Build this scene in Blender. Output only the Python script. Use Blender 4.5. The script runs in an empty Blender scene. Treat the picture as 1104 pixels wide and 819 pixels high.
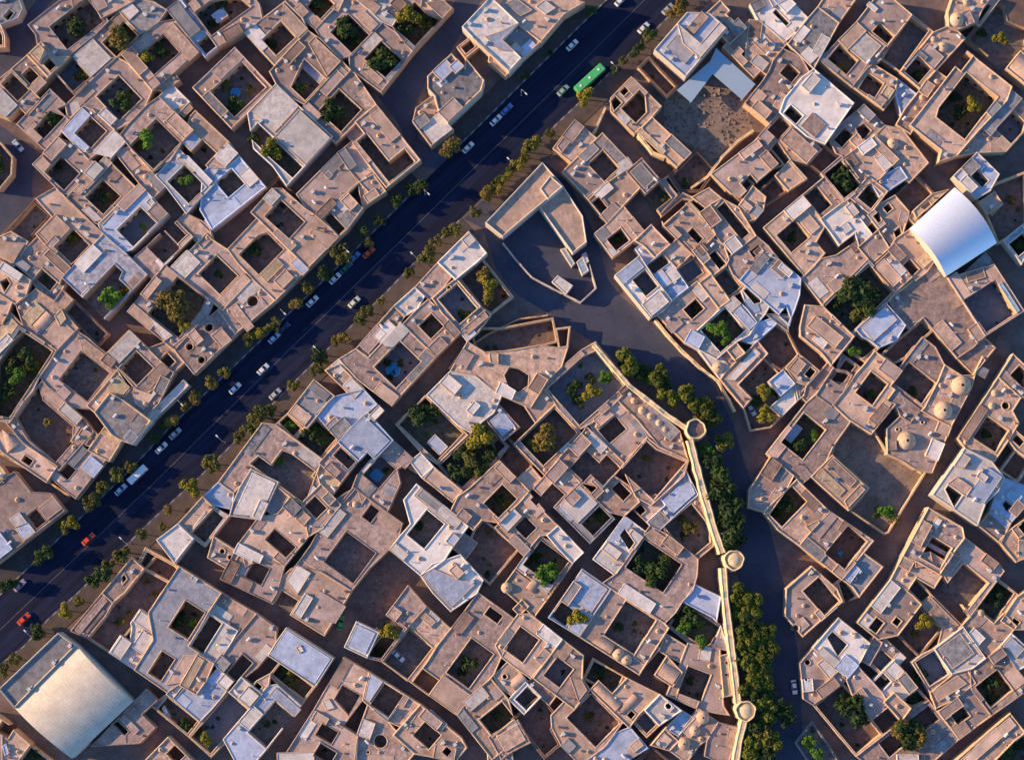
import bpy, bmesh, math, random
from mathutils import Vector, Matrix
from mathutils.geometry import delaunay_2d_cdt
R = math.radians
random.seed(7)
SC = bpy.context.scene
COL = SC.collection

# ------------------------------------------------------------------ camera, sky, sun, exposure
PITCH, CAMH, MPP = R(6.0), 570.0, 0.29
DIST = CAMH / math.cos(PITCH)
FPX = DIST / MPP
CAM = Vector((0.0, -CAMH * math.tan(PITCH), CAMH))
cd = bpy.data.cameras.new('camera'); cam = bpy.data.objects.new('camera', cd); COL.objects.link(cam)
cam.location = CAM; cam.rotation_euler = (PITCH, 0, 0)
cd.sensor_width = 36.0; cd.lens = 36.0 * FPX / 1104.0; cd.clip_start = 1.0; cd.clip_end = 6000.0
SC.camera = cam

SUN_AZ, SUN_EL = R(172.0), R(17.0)          # azimuth counted from +X (picture right), light comes from the picture's left
sd = Vector((math.cos(SUN_AZ) * math.cos(SUN_EL), math.sin(SUN_AZ) * math.cos(SUN_EL), math.sin(SUN_EL)))
W = bpy.data.worlds.new('World'); SC.world = W; W.use_nodes = True
nt = W.node_tree; bg = nt.nodes['Background']
sky = nt.nodes.new('ShaderNodeTexSky'); sky.sky_type = 'NISHITA'; sky.sun_disc = False
sky.sun_elevation = SUN_EL; sky.sun_rotation = math.atan2(sd.x, sd.y) % (2 * math.pi)
sky.air_density = 1.0; sky.dust_density = 0.2; sky.ozone_density = 5.0
nt.links.new(sky.outputs[0], bg.inputs[0]); bg.inputs[1].default_value = 0.145
sl = bpy.data.lights.new('sun', 'SUN'); sl.energy = 5.0; sl.angle = R(0.5); sl.color = (1.0, 0.66, 0.345)
so = bpy.data.objects.new('sun', sl); COL.objects.link(so)
so.rotation_euler = sd.to_track_quat('Z', 'Y').to_euler(); so.location = sd * 300
SC.view_settings.view_transform = 'Standard'; SC.view_settings.look = 'None'
SC.view_settings.exposure = 0.78; SC.view_settings.gamma = 1.0
SC.render.engine = 'CYCLES'
SC.cycles.max_bounces = 5; SC.cycles.diffuse_bounces = 3; SC.cycles.glossy_bounces = 2

def P(px, py, z=0.0):
    """the point at height z that shows at (px, py) of the 1104 x 819 photograph"""
    d = Vector(((px - 552.0) / FPX, -(py - 409.5) / FPX, -1.0))
    c, s = math.cos(PITCH), math.sin(PITCH)
    d = Vector((d.x, c * d.y - s * d.z, s * d.y + c * d.z))
    t = (z - CAM.z) / d.z
    return CAM + d * t

# ------------------------------------------------------------------ materials
MATS = {}
def nodes(name):
    m = bpy.data.materials.new(name); m.use_nodes = True
    n = m.node_tree.nodes; return m, n, m.node_tree.links, n['Principled BSDF']

def earth(name, col, var=0.25, scale=0.35, stain=None, stain_amt=0.0, rough=0.95, bump=0.25, speck=0.0, objvar=0.0, relief=0.12):
    """mottled plaster, mud, soil or asphalt: broad patches, fine grain, optional stains"""
    m, n, L, b = nodes(name)
    geo = n.new('ShaderNodeNewGeometry')
    n1 = n.new('ShaderNodeTexNoise'); n1.inputs['Scale'].default_value = scale; n1.inputs['Detail'].default_value = 6; n1.inputs['Roughness'].default_value = 0.62
    L.new(geo.outputs['Position'], n1.inputs['Vector'])
    r1 = n.new('ShaderNodeMapRange'); r1.inputs[1].default_value = 0.3; r1.inputs[2].default_value = 0.7
    r1.inputs[3].default_value = 1 - var; r1.inputs[4].default_value = 1 + var
    L.new(n1.outputs['Fac'], r1.inputs[0])
    n2 = n.new('ShaderNodeTexNoise'); n2.inputs['Scale'].default_value = 4.5; n2.inputs['Detail'].default_value = 4
    L.new(geo.outputs['Position'], n2.inputs['Vector'])
    r2 = n.new('ShaderNodeMapRange'); r2.inputs[1].default_value = 0.3; r2.inputs[2].default_value = 0.7
    r2.inputs[3].default_value = 1 - var * 0.5; r2.inputs[4].default_value = 1 + var * 0.5
    L.new(n2.outputs['Fac'], r2.inputs[0])
    mu = n.new('ShaderNodeMath'); mu.operation = 'MULTIPLY'
    L.new(r1.outputs[0], mu.inputs[0]); L.new(r2.outputs[0], mu.inputs[1])
    val = mu
    if objvar:
        oi = n.new('ShaderNodeObjectInfo'); ro = n.new('ShaderNodeMapRange')
        ro.inputs[3].default_value = 1 - objvar; ro.inputs[4].default_value = 1 + objvar
        L.new(oi.outputs['Random'], ro.inputs[0])
        m3 = n.new('ShaderNodeMath'); m3.operation = 'MULTIPLY'
        L.new(val.outputs[0], m3.inputs[0]); L.new(ro.outputs[0], m3.inputs[1]); val = m3
    hv = n.new('ShaderNodeVectorMath'); hv.operation = 'SCALE'; hv.inputs[0].default_value = col[:3]
    L.new(val.outputs[0], hv.inputs['Scale'])
    out = hv.outputs[0]
    if stain:
        n3 = n.new('ShaderNodeTexNoise'); n3.inputs['Scale'].default_value = 0.9; n3.inputs['Detail'].default_value = 7; n3.inputs['Roughness'].default_value = 0.7
        L.new(geo.outputs['Position'], n3.inputs['Vector'])
        cr = n.new('ShaderNodeMapRange'); cr.inputs[1].default_value = 0.52; cr.inputs[2].default_value = 0.68; cr.inputs[4].default_value = stain_amt
        L.new(n3.outputs['Fac'], cr.inputs[0])
        mx = n.new('ShaderNodeMix'); mx.data_type = 'RGBA'; mx.inputs[7].default_value = (*stain, 1)
        L.new(cr.outputs[0], mx.inputs[0]); L.new(out, mx.inputs[6]); out = mx.outputs[2]
    if speck:
        vo = n.new('ShaderNodeTexNoise'); vo.inputs['Scale'].default_value = 1.7; vo.inputs['Detail'].default_value = 2
        L.new(geo.outputs['Position'], vo.inputs['Vector'])
        cs = n.new('ShaderNodeMapRange'); cs.inputs[1].default_value = 0.66; cs.inputs[2].default_value = 0.72; cs.inputs[4].default_value = speck
        L.new(vo.outputs['Fac'], cs.inputs[0])
        mx = n.new('ShaderNodeMix'); mx.data_type = 'RGBA'; mx.inputs[7].default_value = (0.06, 0.05, 0.045, 1)
        L.new(cs.outputs[0], mx.inputs[0]); L.new(out, mx.inputs[6]); out = mx.outputs[2]
    L.new(out, b.inputs['Base Color'])
    b.inputs['Roughness'].default_value = rough; b.inputs['Specular IOR Level'].default_value = 0.2
    if bump:
        bp = n.new('ShaderNodeBump'); bp.inputs['Strength'].default_value = bump; bp.inputs['Distance'].default_value = relief
        L.new(n1.outputs['Fac'], bp.inputs['Height'])
        bp2 = n.new('ShaderNodeBump'); bp2.inputs['Strength'].default_value = bump; bp2.inputs['Distance'].default_value = 0.04
        L.new(n2.outputs['Fac'], bp2.inputs['Height']); L.new(bp.outputs[0], bp2.inputs['Normal'])
        L.new(bp2.outputs[0], b.inputs['Normal'])
    MATS[name] = m; return m

def plain(name, col, rough=0.6, metal=0.0, spec=0.4, var=0.08):
    m, n, L, b = nodes(name)
    geo = n.new('ShaderNodeTexCoord'); n1 = n.new('ShaderNodeTexNoise'); n1.inputs['Scale'].default_value = 2.2; n1.inputs['Detail'].default_value = 4
    L.new(geo.outputs['Object'], n1.inputs['Vector'])
    r1 = n.new('ShaderNodeMapRange'); r1.inputs[1].default_value = .3; r1.inputs[2].default_value = .7; r1.inputs[3].default_value = 1 - var; r1.inputs[4].default_value = 1 + var
    L.new(n1.outputs['Fac'], r1.inputs[0])
    hv = n.new('ShaderNodeVectorMath'); hv.operation = 'SCALE'; hv.inputs[0].default_value = col
    L.new(r1.outputs[0], hv.inputs['Scale']); L.new(hv.outputs[0], b.inputs['Base Color'])
    b.inputs['Roughness'].default_value = rough; b.inputs['Metallic'].default_value = metal; b.inputs['Specular IOR Level'].default_value = spec
    MATS[name] = m; return m

ROOF = {'t': (0.51, 0.350, 0.268), 'm': (0.39, 0.283, 0.245), 'g': (0.28, 0.265, 0.27), 'n': (0.29, 0.195, 0.155), 'w': (0.64, 0.575, 0.53),
        'b': (0.43, 0.48, 0.61), 'h': (0.37, 0.37, 0.42), 'y': (0.56, 0.42, 0.27), 'r': (0.20, 0.125, 0.10), 'z': (0.30, 0.42, 0.50)}
for k, c in ROOF.items():
    bright = k in 'wb'
    for v, (sc_, va_, sa_, sp_) in enumerate(((.30, .30, .55, .25), (.55, .40, .75, .45), (.16, .36, .35, .12))):
        earth('roof_' + k + ('' if v == 0 else str(v)), tuple(q * (1, .94, 1.05)[v] for q in c), var=va_ * (.7 if bright else 1), scale=sc_, stain=tuple(q * (.45, .55, .4)[v] for q in c) if v != 1 else (c[0] * .6, c[1] * .46, c[2] * .38),
              stain_amt=sa_, rough=0.8 if bright else 0.95, bump=0.45, speck=sp_, objvar=0.22, relief=0.5 if not bright else 0.35)
earth('mud_wall', (0.56, 0.385, 0.245), var=0.2, scale=0.8, stain=(0.26, 0.18, 0.12), stain_amt=0.4, bump=0.4, objvar=0.12)
earth('pale_wall', (0.56, 0.49, 0.42), var=0.12, scale=0.8, stain=(0.35, 0.28, 0.22), stain_amt=0.3, bump=0.25, objvar=0.1)
earth('parapet_mud', (0.55, 0.385, 0.265), var=0.28, scale=0.9, bump=0.4, objvar=0.1)
earth('rampart', (0.74, 0.56, 0.34), var=0.2, scale=0.6, stain=(0.38, 0.26, 0.16), stain_amt=0.45, bump=0.5)
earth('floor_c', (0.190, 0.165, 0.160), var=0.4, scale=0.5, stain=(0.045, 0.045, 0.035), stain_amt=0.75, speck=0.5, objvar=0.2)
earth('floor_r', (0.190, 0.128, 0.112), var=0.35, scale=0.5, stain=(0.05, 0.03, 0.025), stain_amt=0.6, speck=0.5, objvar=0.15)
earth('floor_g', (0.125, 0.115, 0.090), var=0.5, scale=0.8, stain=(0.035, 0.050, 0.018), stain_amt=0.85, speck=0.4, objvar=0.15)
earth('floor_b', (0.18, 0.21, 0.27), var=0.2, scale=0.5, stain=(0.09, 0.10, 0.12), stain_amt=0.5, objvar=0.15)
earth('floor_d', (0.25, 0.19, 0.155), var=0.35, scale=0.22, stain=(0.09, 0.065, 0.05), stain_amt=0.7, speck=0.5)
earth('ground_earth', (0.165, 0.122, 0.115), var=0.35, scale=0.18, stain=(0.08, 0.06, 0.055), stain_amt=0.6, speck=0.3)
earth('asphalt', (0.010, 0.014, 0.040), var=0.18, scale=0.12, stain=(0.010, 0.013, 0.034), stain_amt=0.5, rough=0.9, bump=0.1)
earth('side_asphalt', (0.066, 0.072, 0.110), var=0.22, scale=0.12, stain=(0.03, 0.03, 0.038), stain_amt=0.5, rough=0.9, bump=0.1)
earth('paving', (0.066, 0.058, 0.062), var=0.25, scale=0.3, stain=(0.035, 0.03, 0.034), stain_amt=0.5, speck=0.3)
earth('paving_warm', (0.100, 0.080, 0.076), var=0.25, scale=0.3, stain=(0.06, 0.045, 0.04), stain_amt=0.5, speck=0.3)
earth('kerb', (0.26, 0.25, 0.26), var=0.3, scale=1.2)
def stripe_kerb():
    m = MATS['kerb']; n, L = m.node_tree.nodes, m.node_tree.links; b = n['Principled BSDF']; src = b.inputs['Base Color'].links[0].from_socket
    g_ = n.new('ShaderNodeNewGeometry'); s_ = n.new('ShaderNodeSeparateXYZ'); L.new(g_.outputs['Position'], s_.inputs[0])
    a = n.new('ShaderNodeMath'); a.operation = 'MULTIPLY'; a.inputs[1].default_value = 0.42; L.new(s_.outputs[0], a.inputs[0])
    f = n.new('ShaderNodeMath'); f.operation = 'FRACT'; L.new(a.outputs[0], f.inputs[0])
    c = n.new('ShaderNodeMath'); c.operation = 'GREATER_THAN'; c.inputs[1].default_value = 0.5; L.new(f.outputs[0], c.inputs[0])
    mx = n.new('ShaderNodeMix'); mx.data_type = 'RGBA'; mx.inputs[6].default_value = (0.10, 0.10, 0.11, 1)
    L.new(c.outputs[0], mx.inputs[0]); L.new(src, mx.inputs[7]); L.new(mx.outputs[2], b.inputs['Base Color'])
stripe_kerb()
plain('line_paint', (0.10, 0.10, 0.125), 0.8, var=0.4)
plain('metal_white', (0.78, 0.80, 0.84), 0.35, 0.0, 0.5)
plain('sheet_metal', (0.76, 0.80, 0.90), 0.36, 0.45, 0.5)
earth('hall_sheet', (0.62, 0.55, 0.45), var=0.14, scale=0.25, stain=(0.38, 0.34, 0.30), stain_amt=0.45, rough=0.6, bump=0.05)
plain('metal_cream', (0.60, 0.56, 0.50), 0.55)
plain('metal_blue', (0.33, 0.43, 0.53), 0.45)
plain('cooler_paint', (0.62, 0.60, 0.56), 0.6)
plain('tank_white', (0.7, 0.7, 0.72), 0.5)
plain('tank_blue', (0.06, 0.16, 0.42), 0.5)
plain('dark_hole', (0.02, 0.016, 0.014), 0.9)
plain('wood_dark', (0.10, 0.06, 0.04), 0.7)
plain('glass_dark', (0.02, 0.025, 0.03), 0.15, 0.0, 0.5)
plain('pool_water', (0.03, 0.30, 0.70), 0.25)
plain('pool_tile', (0.20, 0.42, 0.62), 0.4)
plain('tyre', (0.02, 0.02, 0.02), 0.9)
plain('rim', (0.4, 0.4, 0.42), 0.3, 0.8)
plain('lamp_metal', (0.55, 0.56, 0.58), 0.4, 0.3)
plain('lamp_lens', (0.9, 0.9, 0.88), 0.3)
plain('head_lens', (0.8, 0.8, 0.8), 0.1)
plain('tail_lens', (0.35, 0.02, 0.02), 0.2)
plain('bark', (0.10, 0.07, 0.05), 0.95, var=0.3)
for nm, c in {'white': (.80, .80, .82), 'silver': (.45, .48, .52), 'blue': (.08, .22, .55), 'paleblue': (.45, .60, .78), 'green': (.03, .35, .10), 'dkgreen': (.02, .16, .12),
              'red': (.78, .085, .02), 'cream': (.70, .72, .55), 'teal': (.30, .45, .35), 'pink': (.55, .38, .50), 'busgreen': (.09, .50, .16), 'navy': (.02, .05, .14)}.items():
    plain('paint_' + nm, c, 0.3, 0.0, 0.5, 0.03)

def leafmat(name, a, b_):
    m, n, L, b = nodes(name)
    geo = n.new('ShaderNodeNewGeometry'); n1 = n.new('ShaderNodeTexNoise'); n1.inputs['Scale'].default_value = 0.9; n1.inputs['Detail'].default_value = 3
    L.new(geo.outputs['Position'], n1.inputs['Vector'])
    oi = n.new('ShaderNodeObjectInfo'); ad = n.new('ShaderNodeMath'); ad.operation = 'MULTIPLY_ADD'; ad.inputs[1].default_value = 0.4; 
    L.new(oi.outputs['Random'], ad.inputs[0]); L.new(n1.outputs['Fac'], ad.inputs[2])
    r1 = n.new('ShaderNodeMapRange'); r1.inputs[1].default_value = .42; r1.inputs[2].default_value = .98
    L.new(ad.outputs[0], r1.inputs[0])
    mx = n.new('ShaderNodeMix'); mx.data_type = 'RGBA'; mx.inputs[6].default_value = (*a, 1); mx.inputs[7].default_value = (*b_, 1)
    L.new(r1.outputs[0], mx.inputs[0]); L.new(mx.outputs[2], b.inputs['Base Color'])
    b.inputs['Roughness'].default_value = 0.7; b.inputs['Specular IOR Level'].default_value = 0.2
    MATS[name] = m
leafmat('leaf_d', (0.018, 0.036, 0.010), (0.045, 0.075, 0.018))
leafmat('leaf_g', (0.045, 0.110, 0.012), (0.100, 0.200, 0.020))
leafmat('leaf_y', (0.100, 0.100, 0.010), (0.240, 0.200, 0.020))
leafmat('leaf_o', (0.085, 0.072, 0.018), (0.200, 0.140, 0.030))
leafmat('leaf_s', (0.055, 0.060, 0.014), (0.140, 0.130, 0.025))
leafmat('leaf_w', (0.028, 0.046, 0.008), (0.130, 0.140, 0.014))

# ------------------------------------------------------------------ object helpers
def link(o, parent=None):
    COL.objects.link(o)
    if parent is not None: o.parent = parent
    return o
def mesh_from(name, verts, faces, mats, midx=None, smooth=False):
    me = bpy.data.meshes.new(name); me.from_pydata([tuple(v) for v in verts], [], faces)
    for m in mats: me.materials.append(MATS[m])
    if midx:
        for p, i in zip(me.polygons, midx): p.material_index = i
    if smooth:
        for p in me.polygons: p.use_smooth = True
    me.update(); return me
def obj(name, me, parent=None, loc=None):
    o = bpy.data.objects.new(name, me)
    if loc is not None: o.location = loc
    return link(o, parent)
def empty(name, loc, rz=0.0):
    o = bpy.data.objects.new(name, None); o.location = loc; o.rotation_euler = (0, 0, rz); o.empty_display_size = 0.5
    return link(o)
def tag(o, label, cat, group=None, kind=None):
    if label: o['label'] = label
    if cat: o['category'] = cat
    if group: o['group'] = group
    if kind: o['kind'] = kind
    return o
class MB:
    """collects boxes, prisms and surfaces of revolution for ONE mesh"""
    def __init__(s): s.v = []; s.f = []; s.m = []
    def add(s, vs, fs, m=0):
        k = len(s.v); s.v += [Vector(v) for v in vs]; s.f += [tuple(i + k for i in f) for f in fs]; s.m += [m] * len(fs)
    def box(s, c, d, rz=0.0, m=0, taper=1.0):
        hx, hy, hz = d[0] / 2, d[1] / 2, d[2] / 2
        ca, sa = math.cos(rz), math.sin(rz); vs = []
        for z, t in ((-hz, 1.0), (hz, taper)):
            for x, y in ((-hx, -hy), (hx, -hy), (hx, hy), (-hx, hy)):
                x *= t; y *= t
                vs.append((c[0] + x * ca - y * sa, c[1] + x * sa + y * ca, c[2] + z))
        s.add(vs, [(0, 3, 2, 1), (4, 5, 6, 7), (0, 1, 5, 4), (1, 2, 6, 5), (2, 3, 7, 6), (3, 0, 4, 7)], m)
    def lathe(s, c, prof, n=16, m=0, cap=True):
        vs, fs = [], []
        for r, z in prof:
            for i in range(n):
                a = 2 * math.pi * i / n; vs.append((c[0] + r * math.cos(a), c[1] + r * math.sin(a), c[2] + z))
        for j in range(len(prof) - 1):
            for i in range(n):
                k = (i + 1) % n; fs.append((j * n + i, j * n + k, (j + 1) * n + k, (j + 1) * n + i))
        if cap: fs.append(tuple((len(prof) - 1) * n + i for i in range(n)))
        s.add(vs, fs, m)
    def tube(s, a, b, ra, rb, n=6, m=0):
        a, b = Vector(a), Vector(b); q = (b - a).to_track_quat('Z', 'Y'); vs = []
        for p, r in ((a, ra), (b, rb)):
            for i in range(n):
                t = 2 * math.pi * i / n; vs.append(p + q @ Vector((r * math.cos(t), r * math.sin(t), 0)))
        s.add(vs, [(i, (i + 1) % n, n + (i + 1) % n, n + i) for i in range(n)] + [tuple(range(n, 2 * n)), tuple(range(n - 1, -1, -1))], m)
    def mesh(s, name, mats, smooth=False, weld=0.0):
        me = mesh_from(name, s.v, s.f, mats, s.m, smooth)
        if weld:
            b = bmesh.new(); b.from_mesh(me); bmesh.ops.remove_doubles(b, verts=b.verts, dist=weld); b.to_mesh(me); b.free()
        return me

# ------------------------------------------------------------------ planar regions
def area2(p): return 0.5 * sum(p[i][0] * p[(i + 1) % len(p)][1] - p[(i + 1) % len(p)][0] * p[i][1] for i in range(len(p)))
def ccw(p):
    p = [Vector((q[0], q[1])) for q in p]
    return p if area2(p) > 0 else p[::-1]
def inside(pt, poly):
    x, y = pt[0], pt[1]; c = False; n = len(poly); j = n - 1
    for i in range(n):
        xi, yi = poly[i][0], poly[i][1]; xj, yj = poly[j][0], poly[j][1]
        if (yi > y) != (yj > y) and x < (xj - xi) * (y - yi) / (yj - yi) + xi: c = not c
        j = i
    return c
def offset(poly, d):
    """poly moved inwards by d (poly counter-clockwise)"""
    n = len(poly); out = []
    for i in range(n):
        a, b, c = Vector(poly[i - 1][:2]), Vector(poly[i][:2]), Vector(poly[(i + 1) % n][:2])
        e1, e2 = (b - a), (c - b)
        if e1.length < 1e-6 or e2.length < 1e-6: out.append(b.copy()); continue
        e1.normalize(); e2.normalize()
        n1, n2 = Vector((-e1.y, e1.x)), Vector((-e2.y, e2.x)); h = n1 + n2
        if h.length < 0.2: out.append(b + n1 * d); continue
        h.normalize(); out.append(b + h * (d / max(0.45, h.dot(n1))))
    return out
def region(outer, holes=()):
    """triangles and boundary loops (interior on the left) of outer minus holes"""
    vs, es = [], []
    for p in [outer, *holes]:
        k = len(vs); vs += [Vector(q[:2]) for q in p]; es += [(k + i, k + (i + 1) % len(p)) for i in range(len(p))]
    V, E, F, *_ = delaunay_2d_cdt(vs, es, [], 0, 1e-4)
    T = []
    for f in F:
        c = (V[f[0]] + V[f[1]] + V[f[2]]) / 3
        if not inside(c, outer) or any(inside(c, h) for h in holes): continue
        if abs(area2([V[i] for i in f])) < 1e-7: continue
        T.append(f if area2([V[i] for i in f]) > 0 else f[::-1])
    ed = set()
    for f in T:
        for i in range(3): ed.add((f[i], f[(i + 1) % 3]))
    bd = {}
    for a, b in ed:
        if (b, a) not in ed: bd.setdefault(a, []).append(b)
    loops = []
    while bd:
        s = next(iter(bd)); lp = [s]; cur = s
        while True:
            nx = bd[cur].pop()
            if not bd[cur]: del bd[cur]
            if nx == s or nx not in bd and nx != s: 
                if nx != s: lp.append(nx)
                break
            lp.append(nx); cur = nx
        if len(lp) > 2: loops.append(lp)
    return V, T, loops

def tyre_lanes():
    m = MATS['asphalt']; n, L = m.node_tree.nodes, m.node_tree.links; b = n['Principled BSDF']; src = b.inputs['Base Color'].links[0].from_socket
    g_ = n.new('ShaderNodeNewGeometry'); mp = n.new('ShaderNodeMapping'); mp.vector_type = 'TEXTURE'; mp.inputs['Rotation'].default_value = (0, 0, R(43.5)); mp.inputs['Scale'].default_value = (70, 1.6, 1)
    L.new(g_.outputs['Position'], mp.inputs[0]); t = n.new('ShaderNodeTexNoise'); t.inputs['Scale'].default_value = 1.0; t.inputs['Detail'].default_value = 4; L.new(mp.outputs[0], t.inputs[0])
    r = n.new('ShaderNodeMapRange'); r.inputs[1].default_value = .35; r.inputs[2].default_value = .68; r.inputs[3].default_value = .72; r.inputs[4].default_value = 1.5; L.new(t.outputs['Fac'], r.inputs[0])
    s = n.new('ShaderNodeVectorMath'); s.operation = 'SCALE'; L.new(src, s.inputs[0]); L.new(r.outputs[0], s.inputs['Scale']); L.new(s.outputs[0], b.inputs['Base Color'])
tyre_lanes()

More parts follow.
